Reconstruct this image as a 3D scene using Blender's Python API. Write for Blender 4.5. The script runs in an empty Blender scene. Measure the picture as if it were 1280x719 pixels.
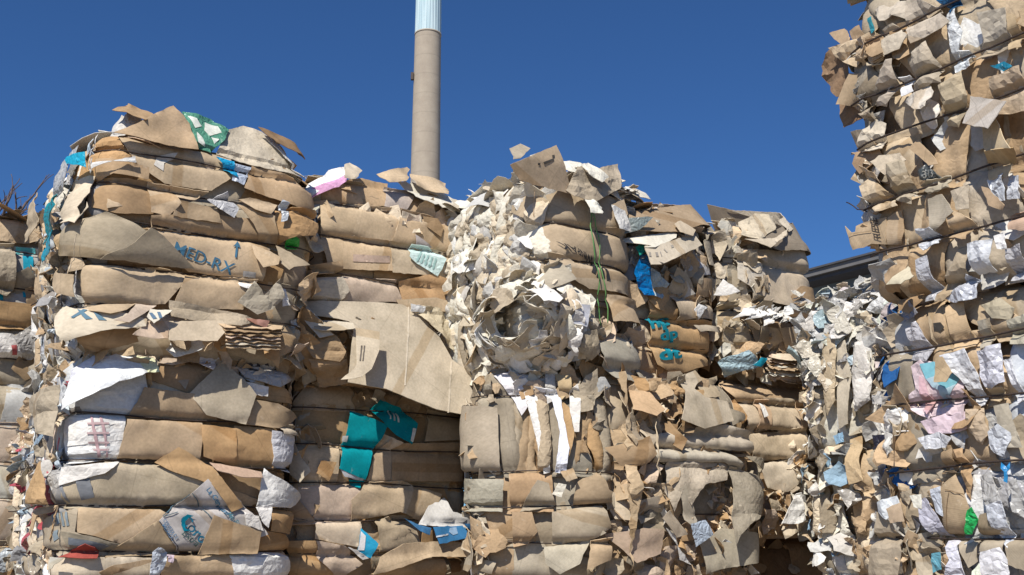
import bpy, math, random, bmesh
from mathutils import Vector, noise, Matrix
from mathutils.geometry import delaunay_2d_cdt
R = math.radians
sc = bpy.context.scene
col = sc.collection
# ------------------------------------------------------------------ camera, sky, sun, exposure
PITCH = R(13.5); F = 1372.0; CX, CY = 640.0, 359.5; EYE = 1.5
cam = bpy.data.objects.new('camera', bpy.data.cameras.new('camera')); col.objects.link(cam)
cam.data.sensor_width = 36; cam.data.lens = 36*F/1280; cam.data.clip_end = 3000; cam.data.clip_start = 0.1
cam.location = (0, 0, EYE); cam.rotation_euler = (R(90)+PITCH, 0, 0); sc.camera = cam
SUN_AZ, SUN_EL = 200.0, 47.0          # azimuth clockwise from +Y
w = bpy.data.worlds.new('World'); sc.world = w; w.use_nodes = True
nt = w.node_tree; nt.nodes.clear()
sky = nt.nodes.new('ShaderNodeTexSky'); sky.sky_type = 'NISHITA'; sky.sun_disc = False
sky.sun_elevation = R(SUN_EL); sky.sun_rotation = R(SUN_AZ); sky.altitude = 1200; sky.air_density = 1.0; sky.dust_density = 0.1; sky.ozone_density = 3.0
bg = nt.nodes.new('ShaderNodeBackground'); bg.inputs[1].default_value = 0.074
wo = nt.nodes.new('ShaderNodeOutputWorld')
tint = nt.nodes.new('ShaderNodeMix'); tint.data_type = 'RGBA'; tint.blend_type = 'MULTIPLY'; tint.inputs[0].default_value = 1.0
tint.inputs[7].default_value = (0.46, 0.78, 1.16, 1)      # deep, dry, polarised-looking blue
nt.links.new(sky.outputs[0], tint.inputs[6]); nt.links.new(tint.outputs[2], bg.inputs[0]); nt.links.new(bg.outputs[0], wo.inputs[0])
sl = bpy.data.lights.new('sun', 'SUN'); sl.energy = 5.0; sl.angle = R(0.5); sl.color = (1.0, 0.95, 0.87)
so = bpy.data.objects.new('sun', sl); col.objects.link(so)
sd = Vector((math.sin(R(SUN_AZ))*math.cos(R(SUN_EL)), math.cos(R(SUN_AZ))*math.cos(R(SUN_EL)), math.sin(R(SUN_EL))))
so.rotation_euler = sd.to_track_quat('Z', 'Y').to_euler(); so.location = (0, -20, 30)
sc.view_settings.view_transform = 'Standard'; sc.view_settings.look = 'None'
sc.view_settings.exposure = 0.15; sc.view_settings.gamma = 1
# ------------------------------------------------------------------ geometry of the view
CAM = Vector((0, 0, EYE)); RT = Vector((1, 0, 0))
FW = Vector((0, math.cos(PITCH), math.sin(PITCH))); UP = Vector((0, -math.sin(PITCH), math.cos(PITCH)))
def ray(x, y): return FW + RT*((x-CX)/F) - UP*((y-CY)/F)
def proj(p):
    d = Vector(p)-CAM; k = d.dot(FW); return (CX+F*d.dot(RT)/k, CY-F*d.dot(UP)/k)
# ------------------------------------------------------------------ materials
def newmat(name):
    m = bpy.data.materials.new(name); m.use_nodes = True; t = m.node_tree
    b = t.nodes['Principled BSDF']; return m, t, b
def N(t, kind, **kw):
    n = t.nodes.new(kind)
    for k, v in kw.items():
        if k in n.inputs: n.inputs[k].default_value = v
        else: setattr(n, k, v)
    return n
def mix(t, a, b, fac, mode='MULTIPLY'):
    m = t.nodes.new('ShaderNodeMix'); m.data_type = 'RGBA'; m.blend_type = mode
    for s, v in ((m.inputs[0], fac), (m.inputs[6], a), (m.inputs[7], b)):
        if hasattr(v, 'links') or isinstance(v, bpy.types.NodeSocket): t.links.new(v, s)
        else: s.default_value = v
    return m.outputs[2]
def ramp(t, src, stops):
    r = t.nodes.new('ShaderNodeValToRGB'); t.links.new(src, r.inputs[0])
    while len(r.color_ramp.elements) < len(stops): r.color_ramp.elements.new(0.5)
    for e, (p, c) in zip(r.color_ramp.elements, stops):
        e.position = p; e.color = (c[0], c[1], c[2], 1) if isinstance(c, tuple) else (c, c, c, 1)
    return r.outputs[0]
def sheet_material(name, rough, spec, mottling, bump, flute=0.0, crinkle=0.0, sheen=0.0, alpha=1.0):
    m, t, b = newmat(name)
    at = N(t, 'ShaderNodeAttribute', attribute_name='Col')
    geo = t.nodes.new('ShaderNodeNewGeometry'); uv = t.nodes.new('ShaderNodeUVMap')
    n1 = N(t, 'ShaderNodeTexNoise', Scale=4.5, Detail=6.0, Roughness=0.6); t.links.new(geo.outputs['Position'], n1.inputs['Vector'])
    lo = 1-mottling
    c = mix(t, at.outputs['Color'], ramp(t, n1.outputs[0], [(0.3, (lo, lo*.985, lo*0.94)), (0.68, (1.06, 1.05, 1.03))]), 1.0)
    if name == 'plastic_film': c = mix(t, c, (.86, .86, .87, 1), 1.0)
    n2 = N(t, 'ShaderNodeTexNoise', Scale=60.0, Detail=3.0); t.links.new(uv.outputs[0], n2.inputs['Vector'])
    c = mix(t, c, ramp(t, n2.outputs[0], [(0.3, 0.88), (0.65, 1.05)]), 1.0)
    # stains and scuffs with a shape of their own
    n3 = N(t, 'ShaderNodeTexNoise', Scale=9.0, Detail=8.0, Roughness=0.72); t.links.new(uv.outputs[0], n3.inputs['Vector'])
    c = mix(t, c, (0.62, 0.55, 0.47, 1), ramp(t, n3.outputs[0], [(0.60, 0.0), (0.74, mottling*1.9)]))
    n4 = N(t, 'ShaderNodeTexNoise', Scale=14.0, Detail=8.0, Roughness=0.75, Distortion=0.6); t.links.new(uv.outputs[0], n4.inputs['Vector'])
    c = mix(t, c, (0.75, 0.66, 0.53, 1), ramp(t, n4.outputs[0], [(0.62, 0.0), (0.70, mottling*1.1)]), 'MIX')
    tape = None
    if name.startswith('kraft') or name.startswith('worn'):
        sx = t.nodes.new('ShaderNodeSeparateXYZ'); t.links.new(uv.outputs[0], sx.inputs[0])
        def lines(sock, freq, w0, dark):
            m1 = N(t, 'ShaderNodeMath', operation='MULTIPLY'); m1.inputs[1].default_value = freq; t.links.new(sock, m1.inputs[0])
            m2 = N(t, 'ShaderNodeMath', operation='FRACT'); t.links.new(m1.outputs[0], m2.inputs[0])
            return ramp(t, m2.outputs[0], [(0.0, 1.0), (w0*.5, dark), (w0, 1.0)])
        c = mix(t, c, lines(sx.outputs[0], 2.1, 0.016, 0.80), 1.0); c = mix(t, c, lines(sx.outputs[1], 1.7, 0.013, 0.84), 1.0)
        m1 = N(t, 'ShaderNodeMath', operation='MULTIPLY'); m1.inputs[1].default_value = 0.83; t.links.new(sx.outputs[1], m1.inputs[0])
        m2 = N(t, 'ShaderNodeMath', operation='FRACT'); t.links.new(m1.outputs[0], m2.inputs[0])
        tape = ramp(t, m2.outputs[0], [(0.40, 0.0), (0.402, 1.0), (0.452, 1.0), (0.454, 0.0)])
        c = mix(t, c, (0.86, 0.80, 0.72, 1), tape)
    t.links.new(c, b.inputs['Base Color'])
    if tape:
        rm = N(t, 'ShaderNodeMapRange'); t.links.new(tape, rm.inputs[0]); rm.inputs[3].default_value = rough; rm.inputs[4].default_value = 0.42; t.links.new(rm.outputs[0], b.inputs['Roughness'])
    b.inputs['Roughness'].default_value = rough; b.inputs['Specular IOR Level'].default_value = spec
    h = N(t, 'ShaderNodeTexNoise', Scale=14.0, Detail=5.0, Roughness=0.65); t.links.new(geo.outputs['Position'], h.inputs['Vector'])
    bp = N(t, 'ShaderNodeBump', Strength=bump, Distance=0.012); t.links.new(h.outputs[0], bp.inputs['Height'])
    last = bp
    if crinkle:
        v = N(t, 'ShaderNodeTexVoronoi', Scale=22.0); v.feature = 'DISTANCE_TO_EDGE'
        wn = N(t, 'ShaderNodeTexNoise', Scale=10.0, Detail=3.0); t.links.new(geo.outputs['Position'], wn.inputs['Vector'])
        pos = t.nodes.new('ShaderNodeVectorMath'); pos.operation = 'ADD'
        t.links.new(geo.outputs['Position'], pos.inputs[0])
        sc_ = t.nodes.new('ShaderNodeVectorMath'); sc_.operation = 'SCALE'; sc_.inputs[3].default_value = 0.12
        t.links.new(wn.outputs['Color'], sc_.inputs[0]); t.links.new(sc_.outputs[0], pos.inputs[1])
        t.links.new(pos.outputs[0], v.inputs['Vector'])
        b2 = N(t, 'ShaderNodeBump', Strength=crinkle, Distance=0.03); t.links.new(v.outputs['Distance'], b2.inputs['Height'])
        t.links.new(last.outputs[0], b2.inputs['Normal']); last = b2
    if flute:
        wv = N(t, 'ShaderNodeTexWave', Scale=38.0, Distortion=0.6); wv.bands_direction = 'X'; t.links.new(uv.outputs[0], wv.inputs['Vector'])
        b3 = N(t, 'ShaderNodeBump', Strength=flute, Distance=0.002); t.links.new(wv.outputs['Fac'], b3.inputs['Height'])
        t.links.new(last.outputs[0], b3.inputs['Normal']); last = b3
    t.links.new(last.outputs[0], b.inputs['Normal'])
    if sheen:
        b.inputs['Coat Weight'].default_value = sheen; b.inputs['Coat Roughness'].default_value = 0.25
    return m
M = {
 'card': sheet_material('kraft_cardboard', 0.85, 0.15, 0.27, 0.16, flute=0.12),
 'soft': sheet_material('worn_cardboard', 0.9, 0.12, 0.24, 0.22, crinkle=0.16),
 'paper': sheet_material('crumpled_paper', 0.8, 0.2, 0.12, 0.18, crinkle=0.22),
 'film': sheet_material('plastic_film', 0.34, 0.5, 0.10, 0.25, crinkle=0.5),
 'print': sheet_material('printed_ink', 0.75, 0.2, 0.30, 0.2),
}
def simple(name, c, rough=0.8, scale=6.0, var=0.3, metal=0.0, bump=0.3):
    m, t, b = newmat(name); geo = t.nodes.new('ShaderNodeNewGeometry')
    n = N(t, 'ShaderNodeTexNoise', Scale=scale, Detail=7.0, Roughness=0.6); t.links.new(geo.outputs['Position'], n.inputs['Vector'])
    cc = ramp(t, n.outputs[0], [(0.3, tuple(x*(1-var) for x in c)), (0.7, tuple(min(1, x*(1+var*0.5)) for x in c))])
    t.links.new(cc, b.inputs['Base Color']); b.inputs['Roughness'].default_value = rough; b.inputs['Metallic'].default_value = metal
    bp = N(t, 'ShaderNodeBump', Strength=bump, Distance=0.02); t.links.new(n.outputs[0], bp.inputs['Height']); t.links.new(bp.outputs[0], b.inputs['Normal'])
    return m
M['wire'] = simple('rusty_baling_wire', (0.06, 0.042, 0.034), 0.6, 30, 0.4, 0.4)
M['ground'] = simple('packed_dirt_yard', (0.26, 0.22, 0.18), 0.95, 0.8, 0.35)
M['bark'] = simple('dry_bark', (0.12, 0.085, 0.075), 0.9, 20, 0.3)
# ------------------------------------------------------------------ palette (real base colours)
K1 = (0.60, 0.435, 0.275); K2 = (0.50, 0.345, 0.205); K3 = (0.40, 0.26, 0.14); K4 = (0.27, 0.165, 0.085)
OR = (0.52, 0.315, 0.145); GT = (0.46, 0.375, 0.275); GY = (0.36, 0.305, 0.235); CR = (0.66, 0.545, 0.41); PK = (0.62, 0.47, 0.36)
WH = (0.76, 0.75, 0.73); OW = (0.72, 0.67, 0.58); LG = (0.52, 0.51, 0.49); MG = (0.30, 0.295, 0.30); BK = (0.035, 0.035, 0.04)
TEAL = (0.0, 0.30, 0.37); CY_ = (0.02, 0.42, 0.62); BLUE = (0.03, 0.13, 0.36); GREEN = (0.01, 0.24, 0.12); RED = (0.42, 0.07, 0.05); PINK = (0.72, 0.42, 0.55); MAG = (0.55, 0.10, 0.35)
KR = [K1, K1, K2, K2, K3, K3, GT, GT, OR, OR, CR, PK, GY, (0.56, .43, .33), (0.42, .33, .24)]
KW = [K1, K2, GT, GT, GY, OW, CR, K3, LG]
PAP = [WH, OW, OW, CR, CR, LG, GT, (0.58, .53, .46)]
MIXP = [WH, LG, LG, MG, OW, GT, K2, K1, GY, (0.55, 0.62, 0.68)]
PLA = [WH, WH, LG, (0.5, 0.62, 0.7), (0.40, 0.52, 0.56), OW, GT, (0.64, 0.56, 0.56), OW, LG, OW, LG, CR, (0.62, 0.66, 0.6), MG]
def vary(c, rnd, a=0.10):
    g = (c[0]+c[1]+c[2])/3; s_ = .13 if c[0] > c[2]*1.15 else .0; c = (c[0]*(1-s_)+g*s_, c[1]*(1-s_)+g*s_*1.1, (c[2]*(1-s_)+g*s_)*(.99 if s_ else 1))
    k = 1+rnd.uniform(-a, a); h = rnd.uniform(-0.03, 0.03)
    return (max(0, c[0]*k*(1+h)), max(0, c[1]*k), max(0, c[2]*k*(1-h)))
# ------------------------------------------------------------------ small helpers
def tag(o, label=None, cat=None, group=None, kind=None):
    if label: o['label'] = label
    if cat: o['category'] = cat
    if group: o['group'] = group
    if kind: o['kind'] = kind
    return o
class MB:
    def __init__(s): s.v = []; s.f = []; s.c = []; s.uv = []; s.mi = []; s.sm = []; s.mats = []
    def add(s, v, f, c, uv, mat, smooth):
        o = len(s.v); s.v += v; s.uv += uv
        s.c += c if isinstance(c, list) else [c]*len(v)
        if mat not in s.mats: s.mats.append(mat)
        k = s.mats.index(mat)
        s.f += [tuple(i+o for i in q) for q in f]; s.mi += [k]*len(f); s.sm += [smooth]*len(f)
    def build(s, name, parent=None):
        me = bpy.data.meshes.new(name); me.from_pydata([tuple(p) for p in s.v], [], s.f)
        for m in s.mats: me.materials.append(M[m] if isinstance(m, str) else m)
        me.polygons.foreach_set('material_index', s.mi); me.polygons.foreach_set('use_smooth', s.sm)
        a = me.color_attributes.new('Col', 'FLOAT_COLOR', 'POINT')
        a.data.foreach_set('color', [x for c in s.c for x in (c[0], c[1], c[2], 1.0)])
        ul = me.uv_layers.new(name='UVMap'); vi = [0]*len(me.loops); me.loops.foreach_get('vertex_index', vi)
        ul.data.foreach_set('uv', [x for i in vi for x in s.uv[i]])
        me.update()
        o = bpy.data.objects.new(name, me); col.objects.link(o)
        if parent: o.parent = parent
        return o
def fbm(p, fr, oc=3):
    a = 1.0; r = 0.0
    for _ in range(oc):
        r += a*noise.noise(p*fr); fr *= 2.1; a *= 0.5
    return r
def densify(pts, step, jag, rnd):
    out = []
    n = len(pts)
    for i in range(n):
        a = Vector(pts[i]); b = Vector(pts[(i+1) % n]); L = (b-a).length
        k = max(1, int(L/step)); nn = Vector((-(b-a).y, (b-a).x))/max(L, 1e-6)
        out.append(a)
        for j in range(1, k):
            out.append(a.lerp(b, j/k)+nn*rnd.gauss(0, jag))
    return out
def inside(p, poly):
    r = False; j = len(poly)-1
    for i in range(len(poly)):
        a, b = poly[i], poly[j]
        if (a[1] > p[1]) != (b[1] > p[1]) and p[0] < (b[0]-a[0])*(p[1]-a[1])/(b[1]-a[1]+1e-12)+a[0]: r = not r
        j = i
    return r
def segdist(p, a, b):
    d = b-a; t = max(0, min(1, (p-a).dot(d)/max(d.length_squared, 1e-9))); return (p-(a+d*t)).length
def triangulate(poly, h, rnd):
    xs = [p.x for p in poly]; ys = [p.y for p in poly]
    pts = list(poly); nb = len(poly)
    x0, x1, y0, y1 = min(xs), max(xs), min(ys), max(ys)
    y = y0+h*0.5; row = 0
    while y < y1:
        x = x0+h*(0.3+0.5*(row % 2))
        while x < x1:
            q = Vector((x+rnd.uniform(-.2, .2)*h, y+rnd.uniform(-.2, .2)*h))
            if inside(q, poly): pts.append(q)
            x += h
        y += h*0.87; row += 1
    r = delaunay_2d_cdt(pts, [], [list(range(nb))], 1, 1e-5)
    return r[0], r[2], nb
def boundary_loops(faces):
    e = {}
    for f in faces:
        for i in range(len(f)):
            a, b = f[i], f[(i+1) % len(f)]
            if (b, a) in e: del e[(b, a)]
            else: e[(a, b)] = 1
    return list(e)
def solid(V2, faces, fn, nrm, th, colr, mat, smooth, mb, ang, backcol=None):
    """a sheet: front face from fn, a back face th behind it, and a rim"""
    top = [fn(p.x, p.y) for p in V2]
    nv = len(top)
    # vertex normals
    vn = [Vector((0, 0, 0)) for _ in top]
    fs = []
    for f in faces:
        a, b, c = top[f[0]], top[f[1]], top[f[2]]
        q = (b-a).cross(c-a)
        if q.dot(nrm(V2[f[0]].x, V2[f[0]].y)) < 0 and False: pass
        for i in f: vn[i] += q
        fs.append(tuple(f))
    flip = sum(1 for i, p in enumerate(V2) if vn[i].dot(nrm(p.x, p.y)) > 0) < nv*0.5
    if flip:
        fs = [tuple(reversed(f)) for f in fs]; vn = [-v for v in vn]
    vn = [v.normalized() if v.length > 1e-12 else Vector((0, 0, 1)) for v in vn]
    bot = [t-n*th for t, n in zip(top, vn)]
    ca, sa = math.cos(ang), math.sin(ang)
    ox, oy = ang*7.3, ang*3.1
    uv = [(p.x*ca-p.y*sa+ox, p.x*sa+p.y*ca+oy) for p in V2]
    mb.add(top, fs, colr, uv, mat, smooth)
    bc = backcol or colr
    mb.add(bot, [tuple(reversed(f)) for f in fs], bc, uv, mat, smooth)
    be = boundary_loops(fs); idx = {}; rv = []; rf = []; ru = []
    for a, b in be:
        for i in (a, b):
            if i not in idx:
                idx[i] = len(rv); rv += [top[i], bot[i]]; ru += [uv[i], (uv[i][0]+th, uv[i][1])]
        rf.append((idx[b], idx[a], idx[a]+1, idx[b]+1))
    c0 = colr[0] if isinstance(colr, list) else colr
    mb.add(rv, rf, tuple(min(0.85, x*1.12) for x in c0), ru, mat, False)
# ------------------------------------------------------------------ the bale
PROF = {}
class Bale:
    def __init__(s, px, depth, az, W, D, z0, z1, ties, label, seed, amp=0.05, group='stacked bales of waste cardboard and paper', rnd_corner=0.11, barrel=0.05, corecol=K4):
        s.rnd = random.Random(seed); s.seed = seed
        fz = lambda z: EYE+depth*math.tan(PITCH+math.atan((CY-(690-(z-EYE)*1411/depth))/F)) if z > 1.35 else z
        z0, z1, ties = fz(z0), fz(z1), [fz(t) for t in ties]
        amp *= 0.62; W -= 0.10
        x = (px-CX)/(F/math.cos(PITCH))*depth
        s.O = Vector((x, depth, z0)); a = R(az)
        s.U = Vector((math.sin(a), math.cos(a), 0)); s.Nf = Vector((s.U.y, -s.U.x, 0))
        if s.Nf.dot(CAM-s.O) < 0: s.Nf = -s.Nf
        s.O += s.U*0.05-s.Nf*0.075
        s.W, s.D, s.H = W, D, z1-z0; s.z0 = z0
        s.ties = [t-z0 for t in ties]; s.lev = sorted([0.0]+s.ties+[s.H]); s.A = amp; s.Rc = rnd_corner; s.barrel = barrel
        s.layer = 0.012; s.flat = False
        s.root = bpy.data.objects.new('cardboard_bale', None); col.objects.link(s.root)
        s.root.location = s.O+s.U*W/2-s.Nf*D/2; s.root.rotation_euler = (0, 0, math.atan2(s.U.y, s.U.x))
        s.inv = Matrix.Translation(s.root.location) @ Matrix.Rotation(math.atan2(s.U.y, s.U.x), 4, 'Z'); s.inv = s.inv.inverted()
        tag(s.root, label, 'bale', group)
        s.scraps = MB()
    def prof(s, z):
        if z <= 0 or z >= s.H: return 0.0
        L = s.lev
        for i in range(len(L)-1):
            if z <= L[i+1]:
                t = (z-L[i])/(L[i+1]-L[i]); h = L[i+1]-L[i]
                return (0.3*math.sin(math.pi*t)**0.7+0.7*(1-abs(2*t-1)**6))*min(1.1, h/0.22)
        return 0.0
    def tdist(s, z):
        return min(abs(z-t) for t in s.lev)
    def row(s, z):
        k = 0
        for i, l in enumerate(s.lev):
            if z >= l: k = i
        return k
    def base(s, q):
        """perimeter coordinate q -> point at z0 level and outward normal; q<0 left end, q>W right end"""
        r = s.Rc; W = s.W
        if s.flat: return s.O+s.U*q, s.Nf
        if q < -r: return s.O-s.Nf*(-q), -s.U
        if q < r:
            th = (q+r)/(2*r)*math.pi/2; n = -s.U*math.cos(th)+s.Nf*math.sin(th)
            return s.O+s.U*r-s.Nf*r+n*r, n
        if q < W-r: return s.O+s.U*q, s.Nf
        if q < W+r:
            th = (q-(W-r))/(2*r)*math.pi/2; n = s.Nf*math.cos(th)+s.U*math.sin(th)
            return s.O+s.U*(W-r)-s.Nf*r+n*r, n
        return s.O+s.U*W-s.Nf*(q-W), s.U
    def bulge(s, q, z):
        zz = max(0.0, min(s.H, z)); k = s.row(zz); p = s.prof(zz)
        sd = s.seed*3.7
        v = Vector((q*1.5+sd, k*5.1, sd)); rowoff = noise.noise(v)
        b = s.A*p*(0.85+0.5*rowoff)+0.035*noise.noise(Vector((q*1.1+sd, zz*1.6, 3.3)))+0.02*rowoff
        b += s.barrel*math.sin(math.pi*min(1, max(0, zz/s.H)))
        b += 0.012*noise.noise(Vector((q*6+sd, zz*8, 1.0)))
        if z > s.H-0.12: b -= 0.05*((min(z, s.H)-(s.H-0.12))/0.12)**2
        if z < 0.08: b -= 0.04*((0.08-max(z, 0))/0.08)**2
        return b
    def P(s, q, z, off=0.0, free=0.0, lean=0.35):
        p, n = s.base(q)
        bl = s.bulge(q, z)*(1-free)+free*(s.A*0.8+s.barrel*0.6)
        if z > s.H: bl -= lean*(z-s.H)
        r = p+n*(bl+off); r.z = s.z0+z
        return r, n
    def un(s, x, y, off=0.06, face=None):
        d = ray(x, y)
        for fc in ((face,) if face else ('F', 'L', 'R')):
            n, o = {'F': (s.Nf, s.O), 'L': (-s.U, s.O), 'R': (s.U, s.O+s.U*s.W)}[fc]
            o2 = o+n*off; den = d.dot(n)
            if abs(den) < 1e-6: continue
            t = (o2-CAM).dot(n)/den
            if t <= 0: continue
            p = CAM+d*t; z = p.z-s.z0
            if fc == 'F':
                q = (p-s.O).dot(s.U)
                if face or (-0.02 <= q <= s.W+0.02): return (q, z)
                if q > s.W+0.02 and s.U.dot(CAM-s.O-s.U*s.W) < 0: return (q, z)
            elif fc == 'L':
                q = -((s.O-p).dot(s.Nf)); return (min(q, -0.02), z)
            else:
                q = s.W+(o-p).dot(s.Nf); return (q, z)
        return (0, 0)
    def panel(s, pts, c=K2, mat='card', lift=0.0, lifts=None, wr=0.006, fr=4.5, folds=1, fold=0.12, pillow=0.0, free=0.0, jag=0.0016, th=0.004,
              px=True, face=None, name='cardboard_sheet', label=None, layer=None, h=None, own=True, crump=0.0, lean=0.35, smooth=None, vstretch=1.0, va=0.08, flatw=1.0, parent=None, tied=True, ang=None, base_fn=None):
        rnd = s.rnd
        if px:
            P0 = []
            for i, p in enumerate(pts):
                lf = (lifts[i] if lifts else lift)+s.layer*.6; q_, z_ = s.un(p[0], p[1], (0.05 if face != 'L' else .10)+lf, face)
                for _ in range(3):
                    pp, n_ = s.P(q_, z_, lf, free, lean); b_, _n = s.base(q_)
                    fc = face or ('F' if q_ >= 0 and q_ <= s.W+.02 else ('L' if q_ < 0 else face))
                    pn = {'F': s.Nf, 'L': -s.U}.get(fc, s.Nf); po = s.O
                    if fc == 'L': break
                    q_, z_ = s.un(p[0], p[1], (pp-po).dot(pn), face)
                P0.append((q_, z_))
        else: P0 = pts
        P0 = [Vector(p) for p in P0]
        xs = [p.x for p in P0]; ys = [p.y for p in P0]; size = max(max(xs)-min(xs), max(ys)-min(ys))
        if h is None: h = max(0.014, min(0.026, size/9))
        poly = densify(P0, h*1.1, jag, rnd)
        try: V2, faces, nb = triangulate(poly, h, rnd)
        except Exception as e: return None
        if not faces: return None
        if layer is None: s.layer = min(0.065, s.layer+0.0012); layer = s.layer
        sd = Vector((rnd.uniform(0, 50), rnd.uniform(0, 50), rnd.uniform(0, 50)))
        cen = Vector((sum(xs)/len(xs), sum(ys)/len(ys)))
        fl = []
        for _ in range(folds+(2 if size > .22 and not pillow else 0)):
            a = rnd.uniform(0, math.pi); fl.append((cen+Vector((rnd.uniform(-.25, .25), rnd.uniform(-.25, .25)))*size, Vector((math.cos(a), math.sin(a))), rnd.uniform(-fold, fold), rnd.uniform(-.006, 0.009)))
        tl = [rnd.uniform(-0.02, 0.02) for _ in P0]
        pc = None
        if lifts and not tied and mat == 'card' and len(P0) > 3:
            A = Matrix(((0,)*3,)*3); B = Vector((0, 0, 0))
            for pp, lv in zip(P0, lifts):
                r_ = Vector((1, pp.x-cen.x, pp.y-cen.y)); B += r_*lv
                for i_ in range(3):
                    for j_ in range(3): A[i_][j_] += r_[i_]*r_[j_]
            for i_ in range(3): A[i_][i_] += 1e-5
            pc = A.inverted() @ B
        def fn(x, y):
            p2 = Vector((x, y)); p3 = Vector((x, y*vstretch, 0))+sd
            l = 0.0
            if lifts:
                wt = 0.0; acc = 0.0
                for pp, lv in zip(P0, lifts):
                    k = 1.0/((p2-pp).length_squared+1e-4); wt += k; acc += k*lv
                l = acc/wt
                if pc: l = .15*l+.85*(pc[0]+pc[1]*(x-cen.x)+pc[2]*(y-cen.y))
            else: l = lift
            l += wr*fbm(p3, fr)
            for c0, nn, sl_, am in fl:
                d = (p2-c0).dot(nn)
                l += sl_*max(0.0, d)*0.5 if not pillow else 0.0
                l += am*max(0.0, 1-abs(d)/0.012)
            if pillow:
                dm = min(segdist(p2, P0[i], P0[(i+1) % len(P0)]) for i in range(len(P0)))
                t = min(1.0, dm/(pillow*1.3)); l += pillow*(math.sqrt(max(0, 1-(1-t)**2))-0.3)
            if crump:
                vd = noise.voronoi(p3*9.0)[0]; l += crump*(vd[1]-vd[0])*1.6+crump*0.8*noise.noise(p3*5)
            lay = layer
            if tied and free < 0.5:
                dt = s.tdist(y); pr = min(1.0, dt/0.04); pr = pr*(2-pr); lay = layer*(0.45+0.55*pr); l *= 0.45+0.55*pr
                if dt < .09: l += .010*(1-dt/.09)*noise.noise(Vector((x*26, y*5, sd.x)))
            return s.P(x, y, lay+l, free, lean)[0]
        nf = lambda x, y: s.base(x)[1]
        mb = MB() if own else s.scraps
        solid(V2, faces, fn, nf, th, vary(c, rnd, va), mat, (mat == 'card' if smooth is None else smooth), mb, rnd.uniform(0, 6.28) if ang is None else ang)
        if own:
            mb.v = [s.inv @ p for p in mb.v]
            o = mb.build(name, parent or s.root)
            if label: o['label'] = label
            o['_b'] = 1; del o['_b']
        else: o = None
        s.last = (o, fn, nf, P0)
        return o
    def onlast(s, x, y):
        fn = s.last[1]; q_, z_ = s.un(x, y, .07, 'F')
        for _ in range(4):
            p = fn(q_, z_); q_, z_ = s.un(x, y, (p-s.O).dot(s.Nf), 'F')
        return (q_, z_)
    def mark(s, pts, c, off=0.004, name='printed_mark', mat='print', label=None, h=0.02, jag=0.0006, px=True, th=0.0012):
        """a printed patch lying on the last sheet"""
        o, fn, nf, _ = s.last; rnd = s.rnd
        P0 = [Vector(s.onlast(p[0], p[1]) if px else p) for p in pts]
        poly = densify(P0, h, jag, rnd); V2, faces, nb = triangulate(poly, h, rnd)
        g = lambda x, y: fn(x, y)+nf(x, y)*off
        mb = MB(); solid(V2, faces, g, nf, th, c, mat, True, mb, 0.0)
        mb.v = [s.inv @ p for p in mb.v]
        r = mb.build(name, o)
        if label: r['label'] = label
        return r
    def text(s, body, p0, p1, height, c, bold=0.0, flip=False, shear=0.0, name='printed_text', off=0.005, up=None, label=None):
        """letters printed on the last sheet: baseline runs from photo point p0 to p1"""
        o, fn, nf, _ = s.last
        cu = bpy.data.curves.new('t', 'FONT'); cu.body = body; cu.size = 1.0; cu.offset = bold; cu.shear = shear; cu.resolution_u = 3
        to = bpy.data.objects.new('t', cu); me = bpy.data.meshes.new_from_object(to)
        bm = bmesh.new(); bm.from_mesh(me); bmesh.ops.triangulate(bm, faces=bm.faces)
        X = [v.co.x for v in bm.verts]; Y = [v.co.y for v in bm.verts]; x0, x1, y0, y1 = min(X), max(X), min(Y), max(Y)
        a = Vector(s.onlast(*p0)); b = Vector(s.onlast(*p1)); dx = b-a; L = dx.length; ux = dx/L
        uy = Vector((-ux.y, ux.x))
        if up is not None:
            q = Vector(s.onlast(p0[0]+up[0], p0[1]+up[1]))-a; uy = q.normalized()
        elif flip: uy = -uy
        for v in bm.verts: v.co = Vector(((v.co.x-x0)/(x1-x0)*L, (v.co.y-y0)/(y1-y0)*height, 0))
        for _ in range(2):
            es = [e for e in bm.edges if e.calc_length() > 0.02]
            if es: bmesh.ops.subdivide_edges(bm, edges=es, cuts=1); bmesh.ops.triangulate(bm, faces=bm.faces)
        V = []; UV = []
        for v in bm.verts:
            q = a+ux*v.co.x+uy*v.co.y; V.append(fn(q.x, q.y)+nf(q.x, q.y)*off); UV.append((q.x, q.y))
        fs = [tuple(v.index for v in f.verts) for f in bm.faces]; bm.free()
        bpy.data.objects.remove(to); bpy.data.curves.remove(cu); bpy.data.meshes.remove(me)
        mb = MB(); mb.add([s.inv @ p for p in V], fs, c, UV, 'print', False)
        r = mb.build(name, o)
        if label: r['label'] = label
        return r
    def patch(s, cen, n, w, h, c, mat, crump=0.02, th=0.0015, jag=0.003, bend=0.0, spin=None, mb=None, res=None, tdir=None, curl_=None):
        """a loose scrap with its own orientation, crumpled"""
        rnd = s.rnd; n = n.normalized()
        t = n.cross(Vector((0, 0, 1)));
        if t.length < 1e-3: t = Vector((1, 0, 0))
        t.normalize(); b = n.cross(t); a = rnd.uniform(0, 6.28) if spin is None else spin
        t, b = t*math.cos(a)+b*math.sin(a), b*math.cos(a)-t*math.sin(a)
        if tdir is not None: t = (tdir-n*tdir.dot(n)).normalized(); b = n.cross(t)
        soft_ = mat != 'card'
        k = rnd.randint(6, 9) if soft_ else rnd.randint(4, 6); poly = []
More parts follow.
